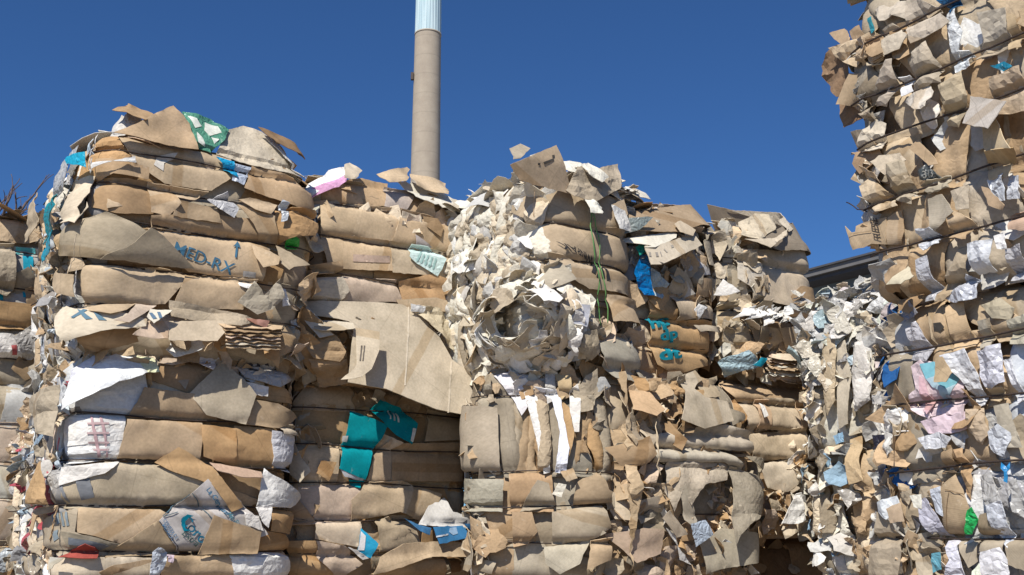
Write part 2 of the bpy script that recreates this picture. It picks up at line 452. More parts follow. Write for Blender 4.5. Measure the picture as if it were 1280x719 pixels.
        for i in range(k):
            an = 2*math.pi*(i+rnd.uniform(-.3, .3))/k; rr = rnd.uniform(0.55, 1.05)
            sq = 1/max(abs(math.cos(an)), abs(math.sin(an)), .75)
            poly.append((math.cos(an)*w/2*rr*sq, math.sin(an)*h/2*rr*sq))
        hh = res or max(0.012, min(w, h)/(5.5 if soft_ else 4))
        pl = densify(poly, hh, jag, rnd)
        try: V2, faces, _ = triangulate(pl, hh, rnd)
        except Exception: return
        if not faces: return
        sd = Vector((rnd.uniform(0, 90), rnd.uniform(0, 90), 0)); ff = 0.9/max(w, h); ca_ = rnd.uniform(0, 3.14); cc, cs = math.cos(ca_), math.sin(ca_); curl = max(-1.1, min(1.1, rnd.gauss(0, .7)))/max(w, h)*(.4 if mat == 'card' else 1)
        if curl_ is not None: cc, cs, curl = 1.0, 0.0, curl_
        def fn(x, y):
            p = Vector((x, y, 0))+sd
            vd = noise.voronoi(p*ff*2.0)[0]
            l = crump*(vd[1]-vd[0])*0.8+crump*noise.noise(p*ff*1.6)*1.6-bend*(x*x)/max(w, 0.01)*2+curl*((x*cc+y*cs)**2)
            return cen+t*x+b*y+n*l
        nf = lambda x, y: n
        solid(V2, faces, fn, nf, th, vary(c, rnd, 0.12), mat, False, mb or s.scraps, a)
    # ---- fills
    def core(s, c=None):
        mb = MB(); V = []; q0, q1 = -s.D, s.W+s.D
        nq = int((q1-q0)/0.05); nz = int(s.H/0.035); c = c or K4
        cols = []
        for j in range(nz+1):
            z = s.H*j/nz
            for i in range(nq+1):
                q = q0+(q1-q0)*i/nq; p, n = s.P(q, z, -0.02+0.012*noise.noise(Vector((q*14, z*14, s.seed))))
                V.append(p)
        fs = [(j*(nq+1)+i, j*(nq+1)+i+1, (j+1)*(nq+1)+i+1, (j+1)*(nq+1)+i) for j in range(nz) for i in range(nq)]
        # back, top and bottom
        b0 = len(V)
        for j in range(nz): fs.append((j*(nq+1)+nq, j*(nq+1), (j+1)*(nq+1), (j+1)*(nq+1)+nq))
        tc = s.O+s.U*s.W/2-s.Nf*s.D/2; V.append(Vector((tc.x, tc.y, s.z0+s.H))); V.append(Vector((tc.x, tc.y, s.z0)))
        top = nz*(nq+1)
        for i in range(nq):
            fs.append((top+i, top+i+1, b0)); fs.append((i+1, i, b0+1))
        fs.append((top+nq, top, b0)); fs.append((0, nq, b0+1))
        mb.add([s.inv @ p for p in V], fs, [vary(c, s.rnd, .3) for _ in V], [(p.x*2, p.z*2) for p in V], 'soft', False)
        mb.build('packed_core', s.root)
    def wires(s, zs=None, q0=None, q1=None, r=0.0046, wob=0.004, off=0.0):
        for z in (zs or s.ties):
            a = -s.D*0.98 if q0 is None else q0; b = s.W+s.D*0.98 if q1 is None else q1
            n = int((b-a)/0.05); pts = []
            for i in range(n+1):
                q = a+(b-a)*i/n
                p, nn = s.P(q, z+wob*math.sin(q*5+z*9)*2, 0.028+off+s.layer*0.45+0.004*noise.noise(Vector((q*3, z, s.seed)))); pts.append(s.inv @ p)
            tube(pts, r, 'wire', 'tie_wire', s.root)
    def rows(s, q0, q1, pal=KR, wmin=0.22, wmax=0.6, k0=0, k1=None, mat='card', wr=0.007, dens=1.0, flap=0.25, own=True, soft=0.2):
        rnd = s.rnd; L = s.lev; k1 = len(L)-1 if k1 is None else k1
        for k in range(k0, k1):
            z0, z1 = L[k], L[k+1]; q = q0-rnd.uniform(0, 0.1)
            while q < q1:
                w_ = rnd.uniform(wmin, wmax); e = min(q+w_, q1+0.05)
                up = rnd.uniform(0.0, 0.03); dn = rnd.uniform(0.0, 0.03); sl1 = rnd.uniform(-.08, .08); sl2 = rnd.uniform(-.08, .08)
                pts = [(q+sl1, z0-dn), (e+sl2, z0-dn+rnd.uniform(-.02, .02)), (e-sl2, z1+up), (q-sl1, z1+up+rnd.uniform(-.02, .02))]
                if rnd.random() < 0.35: pts.insert(2, (e+rnd.uniform(0, .06), (z0+z1)/2+rnd.uniform(-.05, .05)))
                sf = rnd.random() < soft
                s.panel(pts, rnd.choice(pal), 'soft' if sf else mat, px=False, own=own, wr=wr*(1.7 if sf else 1), folds=rnd.randint(0, 2), crump=0.006 if sf else 0, layer=rnd.uniform(0.0, 0.012))
                q = e-rnd.uniform(0.02, 0.08)
            for _ in range(int((q1-q0)*flap*6*dens+rnd.random())):
                c0 = rnd.uniform(q0, q1); zc = rnd.uniform(z0, z1); w_ = rnd.uniform(.08, .26); h_ = rnd.uniform(.05, .2)
                a = rnd.uniform(-.6, .6); n = rnd.choice((3, 4, 4, 5)); pts = []
                for i in range(n):
                    an = a+2*math.pi*i/n; pts.append((c0+math.cos(an)*w_*.6, zc+math.sin(an)*h_*.6))
                lf = [0.0]*n; lf[rnd.randrange(n)] = rnd.uniform(0.01, 0.07)
                if rnd.random() < 0.5: lf[rnd.randrange(n)] = rnd.uniform(0.01, 0.05)
                s.panel(pts, rnd.choice(pal), mat, px=False, own=own, lifts=lf, layer=rnd.uniform(0.012, 0.028), folds=rnd.randint(0, 1), tied=False)
    def folds(s, q0, q1, pal=KR, wmin=0.05, wmax=0.16, k0=0, k1=None, own=True, mats=('soft', 'soft', 'card', 'paper', 'film'), pil=0.03, slant=0.05, lay=0.0):
        rnd = s.rnd; L = s.lev; k1 = len(L)-1 if k1 is None else k1
        q = q0
        while q < q1:
            w_ = rnd.uniform(wmin, wmax); e = q+w_; k = k0; sh = 0.0
            while k < k1:
                n = min(rnd.choice((1, 1, 2, 2, 3)), k1-k); z0, z1 = L[k], L[k+n]; zo = rnd.uniform(-.06, .06); sl = rnd.gauss(0, slant)
                a, c = q+sh, e+sh; nn = max(2, int((z1-z0)/.09)); lf = []; rt = []
                ww = rnd.uniform(.75, 1.35)*w_/2; m_ = (a+c)/2
                for i in range(nn+1):
                    t = i/nn; z = z0-.03+(z1-z0+.06)*t; d = sl*(t-.5)*2
                    lf.append((m_-ww+d+rnd.gauss(0, .008), z+rnd.gauss(0, .006))); rt.append((m_+ww+d+rnd.gauss(0, .008), z+rnd.gauss(0, .006)))
                if rnd.random() < .5: rt[-1] = (rt[-1][0], rt[-1][1]+rnd.uniform(-.07, .04))
                if rnd.random() < .5: lf[0] = (lf[0][0], lf[0][1]+rnd.uniform(-.05, .07))
                m = rnd.choice(mats); c_ = rnd.choice(pal)
                if m in ('film',): c_ = rnd.choice([LG, LG, (0.58, 0.60, 0.64), (.44, .44, .46)])
                if m == 'paper': c_ = rnd.choice([WH, OW, CR])
                s.panel(lf+rt[::-1], c_, m, px=False, own=own, wr=0.022, fr=9, folds=1, fold=.25, pillow=rnd.uniform(.3, 1)*pil, layer=lay+rnd.uniform(0, 0.03), vstretch=0.28, jag=0.002, crump=0.006, h=0.022, smooth=(m in ('soft', 'card')))
                k += n; sh = rnd.uniform(-.3, .3)*w_
            q = e-rnd.uniform(0.0, w_*0.4)
    def scrunch(s, q0, q1, z0, z1, n, pal=PAP, smin=.2, smax=.42, mat='paper', amp=.045, out=.03):
        rnd = s.rnd
        for _ in range(n):
            q = rnd.uniform(q0, q1); z = rnd.uniform(z0, z1); w_ = rnd.uniform(smin, smax); h_ = w_*rnd.uniform(.6, 1.1); k = rnd.randint(6, 9)
            pts = [(q+math.cos(6.283*i/k)*w_/2*rnd.uniform(.7, 1.1), z+math.sin(6.283*i/k)*h_/2*rnd.uniform(.7, 1.1)) for i in range(k)]
            s.panel(pts, rnd.choice(pal), mat, px=False, own=False, wr=amp*.8, fr=7, folds=2, fold=.5, pillow=.03, crump=amp, h=.02, smooth=False, layer=rnd.uniform(0, out), tied=False, th=.0015, jag=.005)
    def crumple(s, q0, q1, z0, z1, n, pal=PAP, smin=0.05, smax=0.17, out=(0.0, 0.06), tilt=0.6, crump=0.03, mats=('paper',), zf=None, stretch=1.5, own=False):
        rnd = s.rnd
        for _ in range(n):
            q = rnd.uniform(q0, q1); z = rnd.uniform(z0, z1)
            p, nn = s.P(q, z, rnd.uniform(*out)-.01)
            nd = nn+Vector((rnd.gauss(0, tilt), rnd.gauss(0, tilt), rnd.gauss(0, tilt)))*0.6
            sz = rnd.uniform(smin, smax)*1.25
            if rnd.random() < .18: continue
            m = rnd.choice(mats); s.patch(p, nd, sz*rnd.uniform(1, stretch), sz, rnd.choice(pal), m, crump*(1.0 if m == 'card' else 1.5)*rnd.uniform(.5, 1.2), jag=.003 if m == 'card' else .007, th=0.0035 if m in ('card', 'soft') else 0.0015)
    def top(s, n=60, pal=KW, q0=-0.1, q1=None, smin=0.1, smax=0.34, up=(0.0, 0.06), depth=None, mats=('card', 'card', 'soft', 'paper'), tilt=0.35, over=0.05, own=0):
        rnd = s.rnd; q1 = s.W+0.1 if q1 is None else q1; dep = depth or s.D
        for i in range(n):
            u = rnd.uniform(q0, q1); d = rnd.uniform(-over, dep) if rnd.random() < 0.55 else rnd.uniform(-over, max(.12, -over+.1))
            c = s.O+s.U*u-s.Nf*d; c.z = s.z0+s.H+rnd.uniform(*up)
            nd = Vector((max(-tilt, min(tilt, rnd.gauss(0, tilt*.7))), max(-tilt, min(tilt, rnd.gauss(0, tilt*.7))), 1))
            if d < 0.1: nd += s.Nf*rnd.uniform(0, .7)
            sz = rnd.uniform(smin, smax); m = rnd.choice(mats)
            s.patch(c, nd, sz*rnd.uniform(1, 1.6), sz, rnd.choice(pal), m, 0.02 if m != 'card' else 0.008, th=0.0035 if m != 'paper' else 0.0015, jag=0.006, bend=rnd.uniform(0, 0.3))
    def fringe(s, q0, q1, z0, z1, n, pal=KW, smin=.04, smax=.12, out=(0, .03), mats=('card', 'soft', 'paper')):
        s.crumple(q0, q1, z0, z1, int(n*.6), pal, smin*1.2, smax*1.4, (out[0]-.02, out[1]-.01), 0.5, 0.016, mats)
    def finish(s):
        if s.scraps.v:
            s.scraps.v = [s.inv @ p for p in s.scraps.v]
            o = s.scraps.build('loose_scraps', s.root); o['kind'] = 'stuff'
def tube(pts, r, mat, name, parent=None, taper=None, sides=6, label=None, world=False):
    V = []; fs = []; n = len(pts)
    for i, p in enumerate(pts):
        d = (pts[min(i+1, n-1)]-pts[max(i-1, 0)]).normalized()
        a = d.cross(Vector((0, 0, 1)))
        if a.length < 1e-3: a = d.cross(Vector((1, 0, 0)))
        a.normalize(); b = d.cross(a); rr = r if taper is None else r+(taper-r)*i/(n-1)
        for k in range(sides):
            t = 2*math.pi*k/sides; V.append(p+a*math.cos(t)*rr+b*math.sin(t)*rr)
    for i in range(n-1):
        for k in range(sides):
            fs.append((i*sides+k, i*sides+(k+1) % sides, (i+1)*sides+(k+1) % sides, (i+1)*sides+k))
    fs.append(tuple(range(sides-1, -1, -1))); fs.append(tuple((n-1)*sides+k for k in range(sides)))
    mb = MB(); mb.add(V, fs, (0.1, 0.1, 0.1), [(0, 0)]*len(V), mat, True)
    if name is None: return mb
    o = mb.build(name, parent)
    if label: o['label'] = label
    return o
# ================================================================== THE SETTING
def grid_ground():
    V = []; f = []; n = 60; S = 1500.0
    for j in range(n+1):
        for i in range(n+1):
            a = (i/n*2-1); b = (j/n*2-1); x = math.copysign(abs(a)**3, a)*S; y = math.copysign(abs(b)**3, b)*S+6
            V.append(Vector((x, y, 0.015*noise.noise(Vector((x, y, 0))*0.6))))
    for j in range(n):
        for i in range(n): f.append((j*(n+1)+i, j*(n+1)+i+1, (j+1)*(n+1)+i+1, (j+1)*(n+1)+i))
    mb = MB(); mb.add(V, f, (1, 1, 1), [(p.x, p.y) for p in V], 'ground', True)
    o = mb.build('ground'); o['kind'] = 'structure'
grid_ground()

def ring_tower(cx, cy, prof, sides, mat, name, parent, ribs=0, ribd=0.0):
    V = []; fs = []; n = len(prof)
    for z, r in prof:
        for k in range(sides):
            t = 2*math.pi*k/sides; rr = r*(1-(ribd if ribs and (k % (sides//ribs)) == 0 else 0)); V.append(Vector((cx+math.cos(t)*rr, cy+math.sin(t)*rr, z)))
    for i in range(n-1):
        for k in range(sides): fs.append((i*sides+k, i*sides+(k+1) % sides, (i+1)*sides+(k+1) % sides, (i+1)*sides+k))
    mb = MB(); mb.add(V, fs, (1, 1, 1), [(0, 0)]*len(V), mat, not ribs)
    return mb.build(name, parent)
def chimney():
    m, t, b = newmat('chimney_concrete'); geo = t.nodes.new('ShaderNodeNewGeometry')
    sep = t.nodes.new('ShaderNodeSeparateXYZ'); t.links.new(geo.outputs['Position'], sep.inputs[0])
    n = N(t, 'ShaderNodeTexNoise', Scale=0.8, Detail=8.0, Roughness=0.7); t.links.new(geo.outputs['Position'], n.inputs['Vector'])
    c = ramp(t, n.outputs[0], [(0.3, (0.33, 0.275, 0.215)), (0.7, (0.42, 0.36, 0.28))])
    # pour rings every 1.2 m
    mm = t.nodes.new('ShaderNodeMath'); mm.operation = 'FRACT'; dv = t.nodes.new('ShaderNodeMath'); dv.operation = 'MULTIPLY'; dv.inputs[1].default_value = 0.45
    t.links.new(sep.outputs[2], dv.inputs[0]); t.links.new(dv.outputs[0], mm.inputs[0])
    c = mix(t, c, ramp(t, mm.outputs[0], [(0.0, 0.84), (0.07, 1.0)]), 1.0)
    t.links.new(c, b.inputs['Base Color']); b.inputs['Roughness'].default_value = 0.9; M['cc'] = m
    m, t, b = newmat('chimney_blue_paint'); geo = t.nodes.new('ShaderNodeNewGeometry')
    mp = t.nodes.new('ShaderNodeMapping'); mp.inputs['Scale'].default_value = (2.2, 2.2, 0.12); t.links.new(geo.outputs['Position'], mp.inputs[0])
    n = N(t, 'ShaderNodeTexNoise', Scale=1.0, Detail=6.0); t.links.new(mp.outputs[0], n.inputs['Vector'])
    t.links.new(ramp(t, n.outputs[0], [(0.35, (0.36, 0.50, 0.55)), (0.65, (0.56, 0.68, 0.70))]), b.inputs['Base Color']); b.inputs['Roughness'].default_value = 0.6; M['cb'] = m
    Y = 110.0
    d = ray(531.5, 225); k = Y/d.y; x = d.x*k; zb = EYE+d.z*k
    d2 = ray(535, 44); z2 = EYE+d2.z*Y/d2.y
    root = bpy.data.objects.new('factory_chimney', None); col.objects.link(root); root.location = (x, Y, 0)
    tag(root, 'tall slender concrete chimney with a pale blue upper section behind the bales', 'chimney')
    def rad(px, z):
        D = (Vector((x, Y, z))-CAM).dot(FW); return px/2/F*D
    r1 = rad(36.5, zb); r2 = rad(32.5, z2); sl = (r1-r2)/(z2-zb); r0 = r1+sl*zb
    pr = [(z, r0-sl*z) for z in [0, 5, 10, 20, 30, 40, 50, z2]]
    L = lambda o: (setattr(o, 'parent', root), [setattr(v, 'co', v.co-Vector((x, Y, 0))) for v in o.data.vertices])
    L(ring_tower(x, Y, [(z, r) for z, r in pr if z <= z2], 64, 'cc', 'concrete_shaft', None))
    top = z2+14
    L(ring_tower(x, Y, [(z2-0.02, r2*1.012), (z2+5, (r2-sl*5)*1.012), (top, (r2-sl*14)*1.012), (top, (r2-sl*14)*0.8), (top-2, (r2-sl*14)*0.8)], 96, 'cb', 'painted_section', None, ribs=24, ribd=0.03))
    L(ring_tower(x, Y, [(z2-0.1, r2*1.0), (z2-0.1, r2*1.03), (z2+0.08, r2*1.03), (z2+0.08, r2)], 64, 'cc', 'collar', None))
    # small lamp bracket half way up on the left side
    dz = ray(516, 98); zz = EYE+dz.z*Y/dz.y; rr = r0-sl*zz
    mb = MB(); bx(mb, Vector((x-rr-0.1, Y-0.5, zz)), (0.3, 0.4, 0.8), (0.1, 0.1, 0.1), 'wire'); L(mb.build('lamp_bracket'))
def bx(mb, c, d, colr, mat):
    V = [Vector((c.x+sx*d[0]/2, c.y+sy*d[1]/2, c.z+sz*d[2]/2)) for sz in (-1, 1) for sy in (-1, 1) for sx in (-1, 1)]
    mb.add(V, [(0, 2, 3, 1), (4, 5, 7, 6), (0, 1, 5, 4), (2, 6, 7, 3), (0, 4, 6, 2), (1, 3, 7, 5)], colr, [(0, 0)]*8, mat, False)
chimney()

def building():
    M['bw'] = simple('painted_metal_wall', (0.13, 0.17, 0.205), 0.6, 1.5, 0.12)
    M['fas'] = simple('grey_roof_fascia', (0.15, 0.145, 0.14), 0.6, 3, 0.15)
    M['sof'] = simple('dark_soffit', (0.07, 0.07, 0.075), 0.8, 3, 0.2)
    az = R(146); U = Vector((math.sin(az), math.cos(az), 0)); Nn = Vector((U.y, -U.x, 0))
    d = ray(1110, 322); k = 26/d.y; p = CAM+d*k; ztop = p.z
    O = Vector((p.x, p.y, 0))-U*13.5; Wd = 30; Dp = 14
    root = bpy.data.objects.new('warehouse', None); col.objects.link(root); root.location = O
    tag(root, 'grey blue warehouse with a flat overhanging roof, glimpsed between the bales', 'building')
    def box(u0, u1, n0, n1, z0, z1, mat, name):
        V = [U*u+Nn*n+Vector((0, 0, z)) for z in (z0, z1) for n in (n0, n1) for u in (u0, u1)]
        mb = MB(); mb.add(V, [(0, 2, 3, 1), (4, 5, 7, 6), (0, 1, 5, 4), (2, 6, 7, 3), (0, 4, 6, 2), (1, 3, 7, 5)], (1, 1, 1), [(0, 0)]*8, mat, False)
        o = mb.build(name, root); return o
    box(0, Wd, -Dp, 0, 0, ztop-0.3, 'bw', 'wall')
    box(-0.6, Wd+0.6, -Dp-0.6, 0.62, ztop-0.30, ztop-0.2, 'sof', 'soffit')
    r = box(-0.7, Wd+0.7, -Dp-0.7, 0.72, ztop-0.198, ztop-0.05, 'fas', 'roof')
    box(-0.75, Wd+0.75, -Dp-0.75, 0.78, ztop-0.048, ztop, 'sof', 'roof_edge_trim').parent = r
    for i in range(1, 20): box(i*1.5-0.03, i*1.5+0.03, 0.003, 0.04, 0, ztop-0.33, 'bw', 'wall_rib')
building()

def bare_tree():
    rnd = random.Random(5); Y = 17.0
    d = ray(31, 275); x = d.x*Y/d.y
    root = bpy.data.objects.new('bare_tree', None); col.objects.link(root); root.location = (x, Y, 0)
    tag(root, 'bare leafless tree with thin twigs behind the far left bales', 'tree')
    tw = MB(); tr = MB(); top_ = []
    def br(p, d, r, L, lv, mb):
        n = 5; pts = [p]; dd = d.copy()
        for i in range(n):
            dd = (dd+Vector((rnd.gauss(0, .13), rnd.gauss(0, .13), rnd.gauss(0.03, .08)))*(.15 if mb is tr else 1)).normalized(); pts.append(pts[-1]+dd*L/n)
        m2 = tube(pts, r, 'bark', None, taper=r*0.55, sides=6)
        mb.add(m2.v, m2.f, (1, 1, 1), m2.uv, 'bark', True)
        if mb is tr: top_.append(pts[-1])
        if lv == 0: return
        for _ in range(rnd.randint(2, 3)):
            i = rnd.randint(2, n); a = rnd.uniform(0, 6.28); sp = rnd.uniform(.4, .9)
            nd = (dd+Vector((math.cos(a)*sp, math.sin(a)*sp, rnd.uniform(0, .3)))).normalized()
            br(pts[i], nd, r*0.5, L*rnd.uniform(.5, .75), lv-1, tw)
    br(Vector((0, 0, -0.05)), Vector((0.0, 0, 1)), 0.11, 6.5, 0, tr)
    for a, l in ((0.1, 1.0), (2.0, .7), (3.3, .9), (5.0, .8), (-0.6, 0.8)):
        br(top_[-1]-Vector((0, 0, .04)), Vector((math.cos(a)*0.7, math.sin(a)*0.7, 1)).normalized(), 0.035, .75*l, 2, tw)
    for k in range(9):
        a = k*2.4; zz = 2.6+k*.42; br(Vector((0, 0, zz)), Vector((math.cos(a)*1.1, math.sin(a)*1.1, .9)).normalized(), 0.04, 1.3-k*.05, 2, tw)
    tr.build('trunk', root); tw.build('branches', root)
bare_tree()

# ================================================================== THE BALES
G1_ = 'bales stacked three high in the yard'
LB = {}
# ---------------------------------------------------------------- stack on the far left
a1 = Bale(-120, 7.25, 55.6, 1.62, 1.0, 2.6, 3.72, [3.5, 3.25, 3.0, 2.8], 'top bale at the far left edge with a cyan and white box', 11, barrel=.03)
a1.core(); a1.rows(0.3, 1.7, KR, own=False)
a1.panel([(-20, 272), (52, 275), (60, 300), (30, 305), (-20, 300)], K1, 'soft', lifts=[.05, .08, .05, .02, .05], label='grey tan sheet folded over the top')
a1.panel([(-20, 305), (18, 305), (20, 330), (18, 362), (8, 370), (-20, 360)], GT, 'soft', lift=.07, wr=.02)
a1.panel([(0, 308), (48, 310), (50, 380), (0, 380)], LG, 'card', lift=.01, label='grey white printed box side')
a1.mark([(20, 309), (44, 311), (44, 319), (20, 318)], (0.2, 0.7, 0.75)); a1.mark([(28, 320), (41, 321), (40, 372), (29, 372)], CY_); a1.mark([(-10, 340), (3, 345), (4, 376), (-10, 372)], CY_)
a1.panel([(-20, 375), (50, 382), (35, 412), (-20, 410)], OR, lift=.04)
a1.panel([(-20, 414), (16, 418), (30, 430), (28, 447), (-20, 446)], WH, 'paper', lift=.05, crump=.01); a1.mark([(14, 432), (21, 431), (21, 444), (15, 444)], (0.5, .12, .12))
a1.panel([(16, 422), (46, 402), (50, 440), (40, 450), (30, 446)], LG, 'film', lift=.08)
a1.rows(-.95, 0.3, KR, own=False, wmin=.3, wmax=.6); a1.fringe(-.95, 0.3, 0, 1.2, 70, KR+[WH]); a1.top(40, KR); a1.crumple(0.6, 1.62, 0.0, 0.45, 60, MIXP, out=(0, .08)); a1.wires(); a1.finish()
a2 = Bale(-130, 7.2, 55.6, 1.62, 1.0, 1.3, 2.6, [2.35, 2.1, 1.85, 1.55], 'crushed mixed paper bale at the far left edge, under the bale with the cyan box', 12, barrel=.03)
a2.core(); a2.rows(0.3, 1.7, MIXP+KR, own=False); a2.rows(-.95, 0.3, KR+[LG], own=False, wmin=.3, wmax=.6); a2.fringe(-.95, 0.3, 0, 1.2, 70, KR+[WH]); a2.crumple(0.6, 1.65, 0.1, 1.3, 160, MIXP+KR, out=(0, .09), mats=('paper', 'card', 'soft', 'film')); a2.wires(); a2.finish()

# ---------------------------------------------------------------- left stack in front
b1 = Bale(84, 6.2, 55.6, 1.33, 1.35, 2.62, 3.84, [3.73, 3.54, 3.33, 3.09, 2.87], 'tan cardboard bale printed MED-RX with a green and white sack on top', 21, amp=.045, barrel=.06)
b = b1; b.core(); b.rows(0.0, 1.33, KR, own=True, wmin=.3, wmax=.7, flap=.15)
P = b.panel
P([(113, 152), (122, 135), (141, 131), (165, 141), (180, 152), (170, 160), (150, 170), (126, 172)], LG, 'paper', lifts=[.03, .02, 0, 0, .03, .05, .04, .03], label='greyish paper lined sheet')
P([(128, 134), (145, 128), (170, 134), (195, 146), (182, 150), (160, 141)], K3, lifts=[.0, -.1, -.1, .02, .08, .04], free=1)
P([(150, 168), (184, 147), (216, 133), (236, 155), (248, 187), (205, 181)], K2, lifts=[.06, .10, .02, .0, .08, .08], wr=.012, free=.6, label='large plain kraft flap on the top')
P([(226, 141), (262, 150), (286, 163), (280, 176), (264, 190), (244, 182), (236, 160)], (0.10, .30, .20), 'film', lifts=[-.02, -.04, .02, .06, .08, .08, .03], crump=.012, label='green and white printed sack', name='plastic_sheet')
for m_ in ([(234, 145), (246, 148), (252, 158), (244, 160)], [(256, 153), (272, 158), (277, 166), (262, 170), (255, 163)], [(246, 165), (253, 172), (256, 184), (248, 178)], [(264, 172), (274, 174), (268, 180)]): b.mark(m_, (0.75, .78, .7))
P([(280, 164), (303, 158), (326, 166), (352, 184), (382, 204), (384, 226), (330, 211), (272, 192)], (0.55, .46, .35), 'soft', lifts=[0, -.05, -.03, 0, .02, .05, .08, .07], wr=.018, label='draped beige sack paper')
P([(330, 170), (345, 172), (368, 190), (384, 205), (380, 222), (368, 206), (350, 190)], WH, 'film', lifts=[.02, 0, .0, .03, .08, .07, .05], crump=.01)
P([(322, 159), (345, 168), (386, 192), (382, 199), (346, 178)], K4, lifts=[-.08, -.1, .0, .03, -.02], free=1)
P([(95, 196), (112, 172), (150, 172), (166, 206), (124, 214), (97, 224)], OR, 'soft', lift=.04, wr=.014)
P([(150, 172), (200, 183), (286, 197), (290, 222), (264, 239), (205, 230), (172, 205)], K1, lift=.03, label='smooth light kraft roll')
b.mark([(192, 206), (196, 196), (222, 191), (216, 200), (205, 204), (204, 214)], (0.74, .70, .64))
P([(118, 192), (160, 202), (186, 210), (185, 225), (150, 219), (122, 212)], K2, lift=.05)
P([(108, 160), (122, 158), (134, 170), (132, 178), (116, 178)], WH, 'paper', lift=.10, crump=.012, tied=False); P([(122, 178), (140, 174), (168, 196), (170, 204), (140, 203), (127, 192)], WH, 'paper', lift=.08, crump=.012, tied=False)
P([(270, 196), (292, 203), (297, 222), (288, 218)], (0.02, .40, .70), 'film', lift=.07, label='blue printed plastic', name='plastic_sheet'); P([(290, 204), (314, 210), (304, 232), (289, 226)], (0.58, .63, .72), 'film', lift=.055, name='plastic_sheet')
P([(314, 208), (350, 216), (388, 252), (372, 262), (304, 236)], K2, lift=.06, folds=2, lifts=[.05, .08, .06, .05, .05])
P([(95, 234), (112, 222), (120, 223), (113, 231), (127, 239), (122, 248), (141, 251), (108, 263), (94, 262)], CR, lifts=[.03, .03, .05, .1, .10, .12, .14, .12, .04], jag=.006, tied=False, label='torn cream flap')
P([(116, 222), (186, 228), (192, 268), (150, 268), (120, 252)], K3, lift=.02)  # shaded kraft: the shade is put into the darker brown
P([(184, 228), (212, 233), (226, 254), (210, 272), (188, 266)], K1, lifts=[.03, .05, .09, .05, .03])
P([(212, 232), (260, 241), (243, 251), (220, 247)], K1, lift=.06); P([(222, 250), (270, 262), (276, 280), (215, 270)], K2, lift=.06)
P([(188, 270), (262, 268), (334, 276), (332, 302), (250, 293), (190, 284)], K2, lift=.05)
P([(258, 250), (284, 240), (298, 262), (292, 273), (274, 262)], (0.60, .58, .57), 'film', lift=.09, name='plastic_sheet'); P([(297, 250), (312, 248), (346, 257), (338, 268), (318, 262)], K1, lift=.10, tied=False)
P([(296, 256), (340, 270), (346, 305), (325, 300), (312, 275)], K2, lift=.07); P([(344, 263), (382, 262), (376, 292), (345, 307), (338, 285)], OR, 'soft', lift=.05, wr=.016)
P([(352, 250), (362, 254), (358, 276), (350, 278)], (0.55, .6, .66), 'film', lift=.085, name='plastic_sheet')
P([(357, 298), (366, 296), (368, 310), (358, 312)], (0.03, .42, .06), 'film', lift=.03, name='plastic_sheet', label='bright green plastic scrap')
P([(186, 284), (300, 300), (336, 312), (328, 352), (236, 340), (190, 300)], K1, lift=.035, folds=0, label='light kraft panel printed MED-RX', face='F')
b.text('MED-RX', (216, 315), (288, 345), .072, (0.06, .17, .27), bold=.01, off=.007, label='blue grey capital letters MED-RX')
b.mark([(293, 322), (294.5, 308), (291, 308.5), (296, 302), (300, 310), (297, 309), (295.5, 322.5)], (0.06, .17, .27), off=.007)
b.mark([(304, 339), (320, 341), (319, 348), (303, 346)], (0.55, .53, .50))
P([(88, 302), (118, 260), (146, 268), (184, 290), (140, 327), (90, 322)], (0.45, .36, .25), lifts=[.02, .05, .06, .08, .06, .04], tied=False, label='flat greyish tan flap')
P([(139, 328), (188, 285), (204, 296), (243, 337), (196, 333)], (0.42, .335, .23), lifts=[.06, .12, .10, .06, .06], tied=False, folds=0)
P([(100, 290), (112, 292), (123, 302), (103, 300)], CR, lifts=[.08, .10, .14, .10], tied=False)
P([(312, 305), (348, 322), (347, 331), (328, 335), (316, 320)], K1, lifts=[.05, .10, .14, .14, .08], tied=False); P([(343, 308), (362, 316), (373, 330), (360, 338), (350, 330)], (0.5, .4, .28), lifts=[.04, .06, .08, .12, .10], tied=False)
P([(82, 330), (113, 325), (109, 350), (102, 356), (84, 360)], K1, lifts=[.03, .08, .10, .10, .04], tied=False)
P([(107, 326), (200, 335), (238, 343), (205, 381), (107, 374)], K1, lift=.03, folds=0); P([(232, 342), (322, 350), (302, 388), (214, 384)], K1, lift=.04, folds=2)
P([(113, 325), (124, 329), (128, 337), (119, 346), (114, 340)], WH, 'paper', lift=.08, label='white paper scrap stuck on the roll', name='paper_sheet')
P([(298, 350), (318, 353), (312, 363), (298, 358)], WH, 'paper', lift=.06, name='paper_sheet')
P([(296, 378), (316, 352), (328, 370), (348, 350), (354, 372), (338, 388), (320, 394)], (0.42, .36, .28), 'soft', lift=.10, wr=.03, crump=.02, tied=False, label='grey crumpled wrapping')
P([(350, 360), (356, 362), (360, 382), (352, 384)], WH, 'paper', lift=.05, name='paper_sheet')
P([(84, 412), (86, 378), (108, 378), (182, 400), (182, 408), (150, 412)], CR, lifts=[.16, .03, .03, .12, .17, .17], tied=False, folds=0)
for m_ in ([(121, 389), (126, 391), (137, 401), (132, 402)], [(127, 389), (131, 390), (122, 401), (119, 400)], [(136, 392), (140, 394), (146, 402), (141, 402)]): b.mark(m_, (0.12, .22, .30))
P([(108, 374), (169, 380), (148, 394)], K1, lifts=[.05, .08, .14], tied=False); P([(150, 402), (168, 381), (194, 383), (160, 404)], PK, lifts=[.16, .10, .10, .16], tied=False)
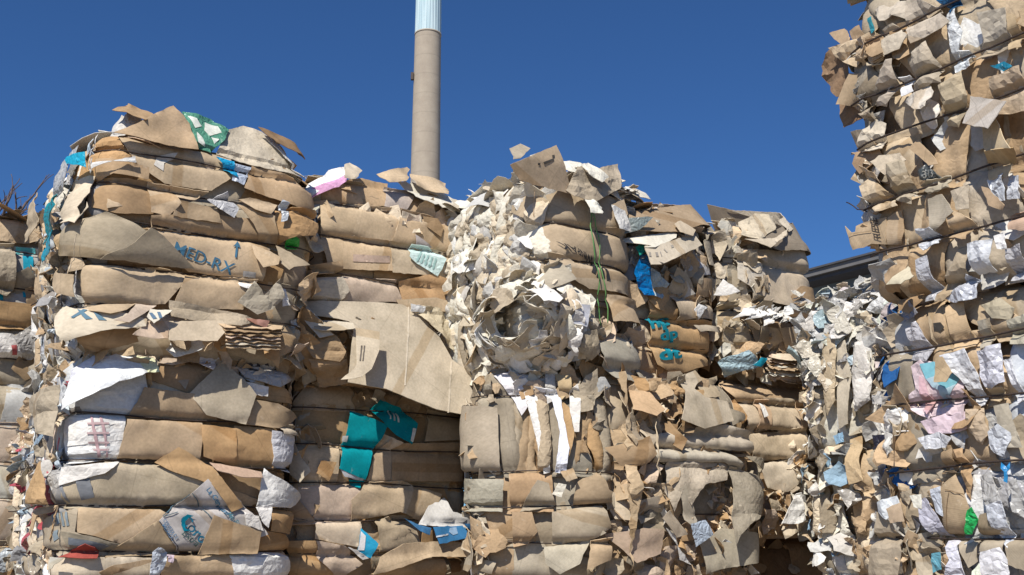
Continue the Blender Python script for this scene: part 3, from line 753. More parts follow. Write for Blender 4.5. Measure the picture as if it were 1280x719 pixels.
P([(181, 397), (186, 387), (213, 389), (191, 405)], OW, lifts=[.12, .12, .14, .18], tied=False); b.mark([(186, 391), (190, 391), (196, 398), (191, 399)], (0.12, .2, .3)); b.mark([(196, 390), (200, 390), (203, 397), (199, 398)], (0.12, .2, .3))
P([(210, 376), (262, 386), (322, 402), (300, 408), (213, 396)], GT, 'soft', lifts=[.06, .06, .08, .14, .12], tied=False); P([(164, 419), (184, 402), (210, 402), (208, 424), (190, 424)], PK, lifts=[.18, .10, .10, .16, .18], tied=False)
P([(208, 402), (278, 402), (281, 414), (270, 427), (210, 426)], CR, lifts=[.10, .08, .10, .16, .17], tied=False)
P([(88, 410), (166, 410), (172, 428), (95, 432)], K3, lift=.06); P([(270, 410), (350, 412), (355, 436), (275, 432)], K3, 'soft', lift=.06, wr=.02)  # first, left sheet: dark brown painted as the shadow below the flaps
for i in range(7):
    y = 404+i*4.2; P([(270+i*3, y), (352-i*2, y+4+i*.5), (350, y+8), (280, y+6)], b.rnd.choice([K1, K2, PK, K3, CR]), lifts=[.10, .08, .14, .15], tied=False, jag=.006)
P([(88, 418), (86, 405), (125, 425), (118, 430)], K3, lift=.05); P([(300, 398), (335, 402), (330, 412)], (0.42, .2, .15), lift=.12, tied=False)
# ragged left end of the bale
b.folds(-1.3, -0.03, MIXP+[K1, K2, GT, OW], .05, .13, own=False, pil=.035, slant=.02)
b.crumple(-1.3, 0.0, 0.0, 1.25, 190, MIXP+[K2, K1, GT], .05, .15, out=(0.0, .08), mats=('paper', 'film', 'soft'))
for pts, c_, m_, lb in (([(-.5, .98), (-.3, 1.0), (-.2, .9), (-.3, .78), (-.5, .72)], (0.02, .30, .36), 'film', 'teal plastic film on the ragged end'), ([(-.35, .74), (-.15, .72), (-.2, .6), (-.4, .58)], (0.03, .32, .45), 'film', 'blue plastic on the ragged end'),
        ([(-.5, 1.28), (-.2, 1.3), (-.12, 1.12), (-.25, .98), (-.45, 1.02)], LG, 'film', 'white film on the ragged end'), ([(-1.3, 1.22), (-1.12, 1.24), (-1.0, 1.0), (-1.2, .9)], GT, 'card', 'curled sheet standing out at the back')):
    P(pts, c_, m_, lift=.07, px=False, crump=.012, tied=False, name='plastic_sheet' if m_ == 'film' else 'cardboard_sheet', label=lb, wr=.015)
P([(88, 199), (96, 194), (103, 205), (97, 211)], CY_, 'film', lift=.09, tied=False, name='plastic_sheet', label='small cyan scrap')
b.top(60, KR+[LG, OW], up=(-.03, .03), smin=.15, smax=.4, tilt=.15, over=-.16, q0=.1, q1=1.15); b.fringe(-0.1, 1.35, 1.15, 1.26, 40, KR); b.fringe(0, 1.33, .0, .16, 70, KR+[WH], out=(0, .08))
b.crumple(1.2, 1.5, 0, 1.2, 50, KR+[LG], out=(-.02, .05), mats=('soft', 'card', 'paper'))
b.wires(); b.finish()

b2 = Bale(80, 6.22, 55.6, 1.31, 1.35, 1.32, 2.62, [2.27, 2.01, 1.765, 1.5], 'bale under the MED-RX one, with red striped white paper and a beer box', 22, amp=.024, barrel=.05)
b = b2; P = b.panel; b.core(); b.rows(0.0, 1.31, KR, own=True, wmin=.3, wmax=.7, flap=.12)
P([(72, 520), (76, 466), (96, 445), (135, 448), (182, 466), (184, 484), (160, 520)], (0.66, .66, .66), 'paper', lifts=[.03]*7, crump=.006, name='paper_sheet', label='white paper block with red stripes, upper half', folds=2)
P([(76, 519), (158, 519), (147, 575), (84, 577)], WH, 'paper', lift=.05, crump=.005, name='paper_sheet', label='white paper block with red stripes, lower half')
for xx in (119.5, 127): b.mark([(xx, 521), (xx+2.2, 521), (xx+7.5, 572), (xx+5, 572)], (0.60, .40, .42), off=.005)
for yy in (529, 541, 553, 562): b.mark([(118, yy), (136, yy-1), (136, yy+1.6), (118, yy+2.4)], (0.64, .46, .47), off=.006)
for yy in (532, 547, 559): P([(88, yy), (156, yy-4), (155, yy+3), (88, yy+6)], WH, 'paper', lift=.06, name='paper_sheet', folds=0, layer=.012)
P([(92, 468), (122, 452), (150, 440), (172, 445), (190, 462), (178, 469), (146, 478), (107, 491)], (0.84, .84, .84), 'paper', lifts=[.10, .05, .04, .05, .10, .16, .16, .14], wr=.02, tied=False, name='paper_sheet', label='draped bright white sheet')
P([(96, 452), (118, 445), (140, 446), (120, 460), (100, 466)], (0.62, .64, .72), 'paper', lifts=[.09, .05, .03, .06, .09], tied=False, name='paper_sheet')
P([(170, 445), (192, 448), (199, 465), (178, 466)], (0.78, .80, .52), 'paper', lifts=[.06, .08, .12, .11], tied=False, name='paper_sheet', label='pale yellow tip of paper')
P([(193, 447), (270, 455), (240, 494), (180, 472)], K3, lift=.005); P([(180, 484), (225, 490), (266, 497), (272, 528), (160, 521)], (0.42, .29, .175), lift=.04, folds=0)
P([(243, 438), (281, 444), (266, 462), (252, 456)], (0.7, .7, .76), 'paper', lift=.07, name='paper_sheet')
P([(282, 443), (345, 447), (362, 468), (346, 484), (305, 472)], LG, 'film', lifts=[.02, .06, .05, .06, .05], crump=.018, label='silver grey wrinkled film with black print', name='plastic_sheet')
for m_ in ([(291, 447), (300, 448), (305, 454), (294, 455)], [(302, 451), (325, 455), (330, 464), (312, 463)], [(328, 452), (335, 454), (336, 459), (330, 458)]): b.mark(m_, (0.06, .06, .07))
P([(304, 477), (335, 484), (334, 496), (318, 494)], WH, 'paper', lift=.06, name='paper_sheet')
P([(276, 451), (322, 493), (306, 531), (257, 519), (236, 492)], (0.48, .385, .275), lifts=[.06, .12, .08, .05, .04], tied=False, folds=1)
P([(334, 482), (352, 486), (360, 505), (345, 503), (310, 497)], OR, lift=.03)
P([(307, 498), (346, 504), (358, 521), (345, 535), (296, 529)], K2, lifts=[.05, .08, .04, .08, .06], tied=False)
P([(158, 524), (254, 528), (250, 576), (146, 573)], (0.52, .36, .22), lift=.05, folds=0); P([(250, 531), (294, 536), (294, 583), (254, 571)], OR, lift=.05, wr=.014, folds=2); P([(292, 532), (341, 536), (340, 587), (292, 583)], OR, lift=.045)
P([(339, 538), (356, 545), (352, 590), (339, 584)], (0.66, .68, .74), 'paper', lift=.05, name='paper_sheet'); P([(345, 530), (362, 532), (360, 545), (348, 542)], CR, lift=.07)
P([(82, 592), (92, 578), (152, 576), (130, 592), (92, 602)], WH, 'paper', lift=.06, name='paper_sheet')
P([(98, 608), (132, 577), (240, 584), (266, 603), (216, 633), (86, 633)], (0.50, .405, .285), lift=.04, folds=2, wr=.012)
b.mark([(107, 598), (118, 590), (121.5, 622), (110, 626)], (0.21, .22, .24)); b.mark([(92, 606), (95, 604), (97, 631), (94, 631)], (0.24, .25, .27))
P([(270, 584), (330, 595), (316, 634), (300, 634), (280, 610)], K3, lift=.005); P([(262, 578), (325, 590), (328, 597), (300, 596), (270, 588)], (0.5, .34, .25), lifts=[.05, .05, .12, .14, .1], tied=False)  # first sheet: dark brown stands in for the shade inside a cavity
P([(193, 578), (222, 559), (264, 583), (304, 634), (288, 640), (262, 606), (215, 590)], OR, lifts=[.06, .06, .09, .12, .09, .05, .05], tied=False)
P([(330, 585), (344, 598), (358, 622), (349, 635), (319, 633), (327, 597)], WH, 'paper', lift=.08, wr=.02, crump=.01, tied=False, name='paper_sheet', label='white cloth like paper hanging out')
P([(55, 652), (75, 640), (106, 634), (102, 665), (142, 694), (80, 697), (52, 682)], GT, lift=.04, label='tan sheet with faint blue print')
for m_ in ([(75, 644), (79, 642), (81, 652), (77, 655)], [(82, 642), (86, 641), (87, 654), (83, 656)], [(89, 640), (91, 640), (93, 658), (90, 658)], [(94, 640), (96, 640), (98, 657), (95, 658)], [(75, 665), (84, 662), (85, 673), (77, 677)]): b.mark(m_, (0.26, .32, .36))
P([(102, 635), (200, 637), (216, 647), (152, 681), (104, 666)], K1, lift=.04); P([(148, 682), (206, 644), (224, 692), (130, 697)], (0.48, .36, .23), lift=.05, folds=2)
b.mark([(98, 672), (136, 684), (128, 689), (97, 683)], (0.2, .21, .24)) if False else None
P([(96, 664), (148, 681), (140, 690), (96, 684)], (0.36, .30, .22), lift=.055); b.mark([(100, 672), (136, 683), (126, 688), (99, 681)], (0.17, .19, .22))
P([(92, 697), (112, 680), (126, 690), (120, 698)], RED, lift=.07, label='red card scrap', name='cardboard_sheet')
P([(198, 651), (263, 596), (310, 636), (334, 668), (280, 690), (222, 689)], (0.60, .575, .565), lift=.075, folds=0, wr=.004, tied=True, label='pale grey beer box printed in blue', ang=.7)
tl = b.last
b.text('Corona', (223, 651), (262, 694), .062, (0.03, .20, .32), bold=.012, off=.008, shear=.1, label='blue blackletter style word on the box', up=(8, -7)); b.text('Extra', (226, 668), (244, 684), .04, (0.10, .17, .17), bold=.01, off=.008, up=(8, -6))
b.text('La Cerveza', (257, 613), (283, 645), .03, (0.10, .24, .38), bold=.02, off=.008, up=(8, -6)); b.text('Mas Fina', (283, 643), (298, 661), .03, (0.16, .34, .42), bold=.02, off=.008, up=(8, -6))
b.text('CERVEZA DE', (203, 651), (219, 675), .02, (0.14, .26, .42), bold=.01, off=.008, up=(5, -4)); b.text('MEXICO', (202, 657), (214, 677), .018, (0.14, .26, .42), bold=.01, off=.008, up=(5, -4))
def line(bl, a, c, w_=1.0, colr=(0.10, .17, .22)):
    d = Vector((c[0]-a[0], c[1]-a[1])).normalized(); nn = Vector((-d.y, d.x))*w_/2
    bl.mark([(a[0]+nn.x, a[1]+nn.y), (c[0]+nn.x, c[1]+nn.y), (c[0]-nn.x, c[1]-nn.y), (a[0]-nn.x, a[1]-nn.y)], colr, off=.006, jag=0)
line(b, (203, 645), (237, 618)); line(b, (240, 617), (266, 650)); line(b, (199, 652), (222, 688), 1.4, (0.05, .06, .09)); line(b, (204, 646), (222, 640)) 
b.mark([(226, 656), (228, 647), (234, 643), (242, 645), (236, 647), (231, 652), (231, 660), (236, 664), (229, 664)], (0.0, .24, .36), off=.009)
P([(266, 644), (326, 665), (320, 692), (246, 693)], (0.47, .325, .19), lifts=[.10, .12, .10, .09], tied=False, folds=0, label='plain brown flap lying over the beer box')
P([(304, 640), (322, 645), (328, 664), (306, 656)], WH, 'paper', lift=.10, name='paper_sheet'); P([(318, 634), (340, 630), (334, 660), (326, 652)], WH, 'paper', lift=.11, name='paper_sheet', tied=False)
P([(336, 635), (352, 640), (348, 668), (335, 664)], OR, lift=.05); P([(322, 662), (345, 668), (352, 690), (318, 690)], OR, lift=.04)
P([(52, 698), (150, 696), (200, 698), (195, 740), (52, 740)], CR, lift=.04); P([(196, 696), (248, 694), (290, 693), (292, 740), (200, 740)], (0.60, .42, .25), lift=.05)
P([(286, 694), (322, 690), (346, 691), (356, 740), (292, 740)], WH, 'paper', lift=.055, name='paper_sheet', crump=.008); P([(66, 700), (86, 696), (80, 719), (70, 722)], K3, lift=.09, tied=False); P([(84, 697), (98, 697), (88, 716), (78, 720)], OW, lift=.10, tied=False)
P([(122, 716), (142, 706), (205, 697), (160, 712), (130, 722)], K2, lift=.09, tied=False)
P([(188, 690), (197, 684), (208, 690), (206, 706), (196, 722), (184, 722)], (0.62, .68, .76), 'film', lift=.12, crump=.03, wr=.03, tied=False, name='plastic_sheet', label='pale blue crumpled plastic bag')
P([(208, 693), (218, 694), (214, 704), (208, 702)], (0.75, .6, .66), 'film', lift=.10, name='plastic_sheet')
P([(22, 502), (72, 468), (73, 520), (62, 532), (50, 543), (28, 520)], GT, 'soft', face='L', lift=.12, tied=False, wr=.02, label='large brown sheet on the ragged end')
P([(56, 550), (70, 523), (91, 541), (76, 562)], PK, lifts=[.12, .12, .10, .14], tied=False); P([(50, 630), (60, 580), (68, 577), (84, 600), (90, 632)], OR, 'soft', lifts=[.12, .06, .06, .08, .12], tied=False, wr=.012, face='F')
for i in range(6): P([(45+i*2, 668+i*2), (48, 640-i*2), (86, 632), (84, 636+i*2), (60, 645)], b.rnd.choice([K1, K2, OR]), face='L' if i > 2 else 'F', lifts=[.10, .08, .04, .04, .06], tied=False)
b.folds(-1.3, -0.03, MIXP+[GT, K2, OW, (0.5, .12, .15)], .05, .12, own=False, pil=.035, slant=.02)
b.crumple(-1.3, -0.02, 0.0, 1.3, 160, MIXP+[GT, K2, K1, (0.5, .08, .12), (0.3, .4, .5)], .04, .13, out=(0.0, .09), mats=('film', 'film', 'paper', 'soft'))
b.crumple(1.2, 1.5, 0, 1.3, 50, KR+[WH], out=(-.02, .05), mats=('soft', 'card', 'paper')); b.fringe(0, 1.3, 1.2, 1.34, 60, KR+[WH, LG], out=(0, .08)); b.fringe(0, 1.3, 0.0, .1, 20, KR)
b.wires(); b.finish()

# ---------------------------------------------------------------- second stack
c1 = Bale(370, 7.2, 55.6, 1.38, 1.3, 2.62, 3.93, [3.75, 3.53, 3.29, 3.09], 'top bale of smooth kraft rolls with a pale green label, below the chimney', 31, amp=.05, barrel=.06)
b = c1; P = b.panel; b.core(); b.rows(0.0, 1.38, [K1, K1, K2, K2, GT, OR], own=True, wmin=.4, wmax=.9, flap=.08)
P([(400, 224), (452, 223), (484, 230), (482, 258), (402, 254)], K2, lift=.03, folds=0); P([(480, 234), (517, 241), (507, 264), (480, 258)], (0.5, .42, .38), lift=.04); P([(515, 241), (582, 262), (587, 285), (505, 264)], K2, lift=.035)
P([(386, 217), (410, 213), (431, 209), (432, 220), (400, 226), (386, 228)], (0.75, .75, .75), 'paper', lifts=[.08, .04, .04, .12, .12, .12], tied=False, name='paper_sheet'); P([(385, 227), (431, 219), (432, 227), (388, 235)], (0.75, .35, .62), 'paper', lifts=[.10, .13, .13, .12], tied=False, name='paper_sheet', label='magenta edged white sheet')
P([(494, 226), (530, 232), (582, 256), (588, 270), (562, 262), (520, 246)], OW, lifts=[.06, .05, .06, .12, .14, .12], tied=False, jag=.008); P([(430, 206), (436, 204), (452, 214), (444, 224), (430, 222)], CR, lifts=[.0, -.05, -.02, .08, .08], free=1)
P([(470, 218), (508, 209), (512, 212), (508, 226), (486, 228)], K1, lifts=[.02, -.1, -.1, .06, .08], free=1); P([(511, 218), (556, 230), (560, 243), (520, 232)], K1, lifts=[-.05, -.05, .08, .08], free=1)
P([(402, 254), (504, 262), (492, 302), (405, 294)], (0.62, .445, .275), lift=.03, folds=0); P([(500, 262), (582, 284), (586, 321), (488, 302)], K1, lift=.04, folds=2); b.mark([(503, 276), (507, 277), (506, 281), (502, 281)], (0.3, .25, .2))
P([(405, 293), (490, 301), (491, 339), (412, 336)], (0.62, .44, .27), lift=.03, folds=0); b.mark([(441, 318), (487, 320), (487, 328.5), (441, 327)], (0.52, .39, .31)); P([(487, 301), (586, 321), (588, 352), (490, 341)], (0.52, .42, .30), lift=.04, folds=1)
P([(518, 294), (528, 300), (540, 310), (519, 306)], (0.5, .46, .46), lift=.055); P([(514, 306), (534, 309), (552, 318), (557, 325), (546, 346), (520, 330), (511, 321)], (0.60, .74, .71), 'paper', lift=.06, crump=.003, name='paper_sheet', label='pale green printed shipping label')
for i in range(5): b.mark([(524+i*5, 315+i*2.0), (526+i*5, 315.6+i*2.0), (522+i*5, 327+i*2.4), (520+i*5, 326+i*2.4)], (0.35, .55, .53))
P([(378, 312), (386, 296), (399, 290), (405, 318), (384, 330)], K2, lifts=[.04, .06, .12, .12, .05], tied=False); P([(398, 290), (405, 291), (415, 314), (404, 318)], CR, lifts=[.12, .10, .08, .12], tied=False); P([(386, 328), (428, 325), (428, 338), (388, 340)], K2, lift=.07)
P([(392, 232), (404, 236), (404, 262), (392, 262)], (0.62, .6, .5), 'film', lift=.03, name='plastic_sheet'); P([(386, 268), (396, 262), (400, 285), (388, 286)], WH, 'paper', lift=.03, name='paper_sheet'); P([(396, 262), (404, 262), (404, 284), (398, 284)], (0.10, .11, .13), lift=.035)
P([(388, 346), (432, 345), (496, 350), (502, 378), (394, 378)], PK, lift=.03, folds=1); P([(388, 350), (428, 346), (436, 364), (425, 378), (392, 376)], (0.58, .50, .40), 'soft', lift=.05)
P([(498, 352), (540, 343), (580, 357), (572, 384), (530, 384), (500, 378)], (0.55, .33, .16), lifts=[.02, .02, .10, .12, .05, .02], wr=.012, tied=False); P([(496, 374), (545, 372), (580, 382), (585, 396), (540, 388), (500, 384)], K1, lifts=[.08, .12, .14, .14, .12, .08], tied=False)
P([(574, 356), (602, 362), (601, 376), (584, 396), (570, 378)], GT, lifts=[.06, .08, .12, .16, .14], tied=False)
P([(396, 378), (460, 378), (508, 381), (532, 400), (548, 420), (563, 450), (590, 470), (589, 521), (545, 512), (482, 486), (434, 478), (442, 414), (436, 402), (404, 398)], (0.55, .455, .34),
  lifts=[.06, .05, .06, .10, .14, .20, .26, .38, .38, .34, .32, .18, .14, .08], tied=False, wr=.003, folds=0, th=.007, free=.9, jag=.0006, label='big flat flap of cardboard hanging out over the bale below', h=.028)
for m_ in ([(510, 380), (511.5, 380), (507, 482), (505, 482)], [(563, 452), (565, 452), (561, 516), (559, 516)]): b.mark(m_, (0.68, .60, .48))
for i in range(2): b.mark([(451+i*3, 432), (452.5+i*3, 432), (450.5+i*3, 452), (449+i*3, 452)], (0.2, .17, .14))
P([(442, 411), (474, 415), (470, 440), (462, 462), (448, 474), (432, 480)], (0.62, .53, .41), lifts=[.24, .28, .32, .42, .50, .50], tied=False, free=.9, folds=0, wr=.002, jag=.0006)
for i in range(2): b.mark([(451+i*3.5, 432), (452.7+i*3.5, 432), (450.5+i*3.5, 451), (449+i*3.5, 451)], (0.2, .17, .14))
b.mark([(402, 392), (404, 392), (404, 394), (402, 394)], (0.2, .17, .14)) if False else None
P([(406, 402), (440, 404), (442, 411), (418, 415), (408, 414)], (0.60, .50, .38), lifts=[.10, .16, .20, .22, .16], tied=False)
P([(508, 382), (560, 388), (586, 405), (608, 432), (600, 468), (575, 450), (548, 418)], (0.62, .53, .38), 'soft', lifts=[.08, .08, .10, .14, .20, .20, .16], crump=.03, wr=.025, tied=False, label='crumpled kraft packing paper', name='paper_sheet')
P([(568, 430), (580, 425), (608, 462), (590, 475), (572, 445)], GT, 'card', lifts=[.2, .2, .22, .24, .22], tied=False); P([(512, 380), (530, 384), (528, 392), (512, 390)], WH, 'paper', lift=.12, tied=False, name='paper_sheet')
for pts, c_ in (([(345, 392), (372, 384), (395, 420), (418, 455), (398, 478), (365, 440)], OR), ([(372, 386), (398, 392), (430, 440), (432, 462), (405, 450), (385, 420)], K3), ([(350, 430), (372, 425), (390, 470), (372, 478), (352, 462)], K1), ([(384, 380), (398, 384), (420, 420), (412, 425), (392, 405)], (0.6, .55, .48)), ([(398, 452), (430, 450), (436, 480), (400, 485)], K3), ([(340, 400), (356, 396), (366, 425), (352, 440)], GT)):
    P(pts, c_, 'soft', lifts=[b.rnd.uniform(.05, .18) for _ in pts], wr=.03, crump=.02, tied=False, face='F')
b.crumple(-.1, 0.35, 0.0, .45, 50, KR, out=(.02, .14), mats=('soft', 'card')); b.crumple(-0.12, 0.06, 0.2, 1.2, 50, KR+[LG], out=(-.02, .05), mats=('soft', 'card', 'film')); b.crumple(1.25, 1.5, 0, 1.2, 50, KR+PAP, out=(-.02, .06), mats=('soft', 'card', 'paper'))
b.top(60, KR+[OW, OW, LG], up=(-.03, .03), tilt=.15, smin=.15, smax=.38, over=-.1); b.fringe(0.2, 1.4, 1.14, 1.26, 50, KR+[OW], out=(.02, .1)); b.wires(); b.finish()

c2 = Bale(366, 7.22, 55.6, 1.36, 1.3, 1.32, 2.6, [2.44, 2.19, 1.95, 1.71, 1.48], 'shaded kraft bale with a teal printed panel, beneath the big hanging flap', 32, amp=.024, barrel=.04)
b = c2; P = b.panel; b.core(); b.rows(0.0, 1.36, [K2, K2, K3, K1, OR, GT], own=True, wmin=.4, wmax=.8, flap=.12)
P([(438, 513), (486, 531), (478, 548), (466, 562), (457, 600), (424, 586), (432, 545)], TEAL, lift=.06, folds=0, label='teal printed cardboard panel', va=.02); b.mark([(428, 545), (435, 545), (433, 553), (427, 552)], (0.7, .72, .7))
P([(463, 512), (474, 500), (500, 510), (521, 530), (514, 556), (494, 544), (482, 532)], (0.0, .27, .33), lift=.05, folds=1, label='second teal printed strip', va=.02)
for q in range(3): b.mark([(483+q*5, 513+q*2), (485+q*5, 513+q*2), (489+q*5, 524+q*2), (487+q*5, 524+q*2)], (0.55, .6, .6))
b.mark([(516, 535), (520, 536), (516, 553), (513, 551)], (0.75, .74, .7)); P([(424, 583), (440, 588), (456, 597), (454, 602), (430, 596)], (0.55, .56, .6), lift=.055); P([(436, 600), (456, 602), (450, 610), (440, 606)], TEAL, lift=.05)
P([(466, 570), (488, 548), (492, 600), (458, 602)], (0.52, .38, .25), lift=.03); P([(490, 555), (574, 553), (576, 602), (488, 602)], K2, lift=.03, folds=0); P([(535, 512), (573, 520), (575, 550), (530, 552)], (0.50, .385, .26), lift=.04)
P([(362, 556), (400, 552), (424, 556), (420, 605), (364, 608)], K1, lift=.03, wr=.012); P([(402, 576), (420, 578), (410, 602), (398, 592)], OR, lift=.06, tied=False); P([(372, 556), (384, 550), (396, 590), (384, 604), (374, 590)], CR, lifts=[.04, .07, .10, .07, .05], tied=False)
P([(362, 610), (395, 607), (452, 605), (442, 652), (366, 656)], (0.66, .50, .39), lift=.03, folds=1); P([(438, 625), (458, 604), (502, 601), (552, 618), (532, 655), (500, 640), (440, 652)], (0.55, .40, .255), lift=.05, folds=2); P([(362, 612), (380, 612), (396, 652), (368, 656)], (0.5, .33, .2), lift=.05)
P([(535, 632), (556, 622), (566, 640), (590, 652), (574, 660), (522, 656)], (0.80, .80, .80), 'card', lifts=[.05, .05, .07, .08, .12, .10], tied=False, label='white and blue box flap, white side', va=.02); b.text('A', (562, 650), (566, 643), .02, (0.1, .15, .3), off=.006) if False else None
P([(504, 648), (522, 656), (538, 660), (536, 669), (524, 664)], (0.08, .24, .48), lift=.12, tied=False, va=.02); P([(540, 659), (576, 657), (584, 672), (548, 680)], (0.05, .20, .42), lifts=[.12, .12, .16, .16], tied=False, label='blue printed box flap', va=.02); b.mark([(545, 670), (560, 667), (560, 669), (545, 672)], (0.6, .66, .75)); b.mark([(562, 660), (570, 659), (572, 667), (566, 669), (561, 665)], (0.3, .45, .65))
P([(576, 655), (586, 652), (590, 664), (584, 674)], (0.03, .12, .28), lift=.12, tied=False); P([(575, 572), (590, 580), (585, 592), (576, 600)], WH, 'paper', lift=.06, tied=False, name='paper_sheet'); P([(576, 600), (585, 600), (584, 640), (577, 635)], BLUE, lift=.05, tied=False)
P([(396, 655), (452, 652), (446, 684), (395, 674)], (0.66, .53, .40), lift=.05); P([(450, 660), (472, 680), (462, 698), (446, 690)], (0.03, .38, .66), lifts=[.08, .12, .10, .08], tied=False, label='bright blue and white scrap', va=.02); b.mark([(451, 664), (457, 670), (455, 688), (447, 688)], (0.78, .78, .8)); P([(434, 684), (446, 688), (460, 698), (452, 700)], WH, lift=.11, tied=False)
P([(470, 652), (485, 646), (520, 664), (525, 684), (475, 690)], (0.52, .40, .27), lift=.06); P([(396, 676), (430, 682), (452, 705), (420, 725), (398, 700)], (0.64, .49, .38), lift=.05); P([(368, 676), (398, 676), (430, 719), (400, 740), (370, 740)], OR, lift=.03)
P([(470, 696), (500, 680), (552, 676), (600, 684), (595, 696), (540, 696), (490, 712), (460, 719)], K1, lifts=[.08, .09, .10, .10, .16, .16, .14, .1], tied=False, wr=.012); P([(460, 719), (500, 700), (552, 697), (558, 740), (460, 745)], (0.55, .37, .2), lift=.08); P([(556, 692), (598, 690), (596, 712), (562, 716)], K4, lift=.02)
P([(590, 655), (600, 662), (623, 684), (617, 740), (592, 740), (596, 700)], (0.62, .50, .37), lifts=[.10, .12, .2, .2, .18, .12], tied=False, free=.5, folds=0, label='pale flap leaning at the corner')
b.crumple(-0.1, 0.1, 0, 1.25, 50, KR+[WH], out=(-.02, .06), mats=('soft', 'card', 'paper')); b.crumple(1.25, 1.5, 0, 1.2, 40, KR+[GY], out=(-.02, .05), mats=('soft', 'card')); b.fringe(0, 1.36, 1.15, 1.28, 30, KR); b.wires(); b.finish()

# ---------------------------------------------------------------- third stack, its white crumpled end towards the left
d1 = Bale(680, 6.85, 57, .69, 1.5, 2.64, 3.82, [3.5, 3.28, 3.06], 'top bale with crumpled white paper end and smooth rolls printed WINPAK', 41, amp=.055, barrel=.08, rnd_corner=.14)
b = d1; P = b.panel; b.core(GT); b.rows(0.08, .86, [K2, K1, K2], own=True, wmin=.5, wmax=.9, flap=.0, k0=1)
P([(644, 230), (700, 238), (740, 244), (782, 265), (783, 300), (735, 288), (672, 274), (645, 266)], (0.50, .375, .25), lift=.04, folds=1); P([(656, 236), (664, 230), (685, 246), (675, 270), (658, 262)], K1, lift=.07)
P([(678, 272), (740, 285), (783, 300), (783, 348), (740, 334), (696, 318)], (0.52, .39, .26), lift=.04, folds=0, label='smooth roll printed WINPAK upside down'); b.text('WINPAK', (740, 322), (701, 304), .055, (0.04, .04, .045), bold=.02, off=.016, up=(-2, 9), label='black word WINPAK upside down')
P([(694, 318), (740, 334), (783, 348), (782, 378), (735, 362), (700, 345)], (0.52, .39, .26), lift=.04, folds=0)
for m_ in ([(739, 328), (744, 330), (744, 343), (739, 340)], [(746, 333), (748, 333), (756, 348), (752, 348)], [(750, 333), (754, 334), (763, 351), (758, 350)], [(747, 341), (749, 342), (747, 347), (745, 346)]): b.mark(m_, (0.04, .04, .045))
b.flat = True
P([(638, 206), (694, 182), (704, 210), (714, 243), (648, 226)], (0.50, .38, .26), face='F', lifts=[.14, .18, .12, .10, .10], free=1, folds=0, tied=False, wr=.006, label='big stiff kraft flap sticking up on the top')
for m_ in ([(679, 203), (692, 198), (692, 201), (680, 206)], [(672, 204), (675, 204), (675, 207), (672, 207)], [(690, 194), (693, 194), (693, 197), (690, 197)]): b.mark(m_, (0.09, .08, .07))
P([(706, 238), (722, 208), (736, 214), (772, 205), (774, 236), (745, 252), (716, 246)], (0.46, .37, .27), 'soft', face='F', lifts=[.1, .14, .04, .0, .06, .14, .12], free=1, wr=.03, tied=False)
P([(726, 206), (734, 204), (760, 222), (752, 228), (736, 218)], OW, 'paper', face='F', lifts=[.12, .08, .12, .18, .16], free=1, tied=False, name='paper_sheet')
P([(728, 244), (752, 260), (753, 267), (738, 266)], OW, 'paper', face='F', lifts=[.1, .14, .2, .2], free=1, tied=False, name='paper_sheet'); P([(764, 256), (780, 264), (789, 290), (774, 286)], (0.72, .70, .66), 'paper', face='F', lifts=[.1, .08, .08, .12], free=1, tied=False, name='paper_sheet'); P([(764, 256), (778, 250), (784, 268), (778, 280)], K1, face='F', lifts=[.06, .03, .04, .06], free=1, tied=False)
P([(636, 186), (650, 180), (662, 186), (650, 198), (640, 200)], GT, face='F', lifts=[.05, 0, .02, .1, .1], free=1, tied=False)
b.flat = False
b.folds(-1.45, -0.02, PAP+[GT], .06, .14, own=False, mats=('paper', 'paper', 'soft'), pil=.05, slant=.06)
b.scrunch(-1.4, .02, 0.0, 1.2, 80, [OW, CR, LG, LG, GT, (.5, .46, .40)], amp=.032, out=.02); b.scrunch(-.05, .15, .0, .35, 8, [OW, CR, GT], .15, .3, amp=.035); b.crumple(-1.4, .08, 0.0, 1.2, 95, PAP, .10, .24, out=(-0.02, .04), crump=.045, tilt=.45, mats=('paper', 'paper', 'paper', 'soft'))
b.crumple(-.05, .10, 0.0, .62, 30, PAP, .08, .16, out=(0.02, .12), crump=.045, mats=('paper', 'paper', 'soft')); b.crumple(.2, .75, 0.0, .26, 60, PAP+KR, .07, .2, out=(0.02, .12), crump=.03, mats=('paper', 'soft', 'card'))
# rosette of curled sheets
cq, cz = b.un(682, 402, .15, 'F')
nc = b.base(cq)[1]; T = Vector((-nc.y, nc.x, 0)); T = T if T.dot(RT) > 0 else -T
for i in range(150):
    a = b.rnd.uniform(0, 6.283); rr = b.rnd.uniform(.11, .35); k = (rr-.11)/.24
    p, n = b.P(cq+rr*math.cos(a)*.95, cz+rr*math.sin(a)*.95, .24-.2*k+b.rnd.uniform(-.03, .03))
    rad = T*math.cos(a)+Vector((0, 0, 1))*math.sin(a); tan = Vector((0, 0, 1))*math.cos(a)-T*math.sin(a)
    jit = Vector((b.rnd.gauss(0, .38), b.rnd.gauss(0, .38), b.rnd.gauss(0, .38)))
    b.patch(p, rad+nc*(.25+.6*k)+jit, b.rnd.uniform(.18, .34), b.rnd.uniform(.09, .17), b.rnd.choice([WH, OW, OW, CR, CR, GT]), 'paper', .05, tdir=tan+jit*.6, curl_=-1.0/max(rr, .2)*.5, jag=.005)
P([(655, 402), (683, 398), (680, 424), (654, 421)], (0.72, .73, .80), 'card', lift=.17, face='F', tied=False, label='small white card in the hollow of curled paper', name='paper_sheet')
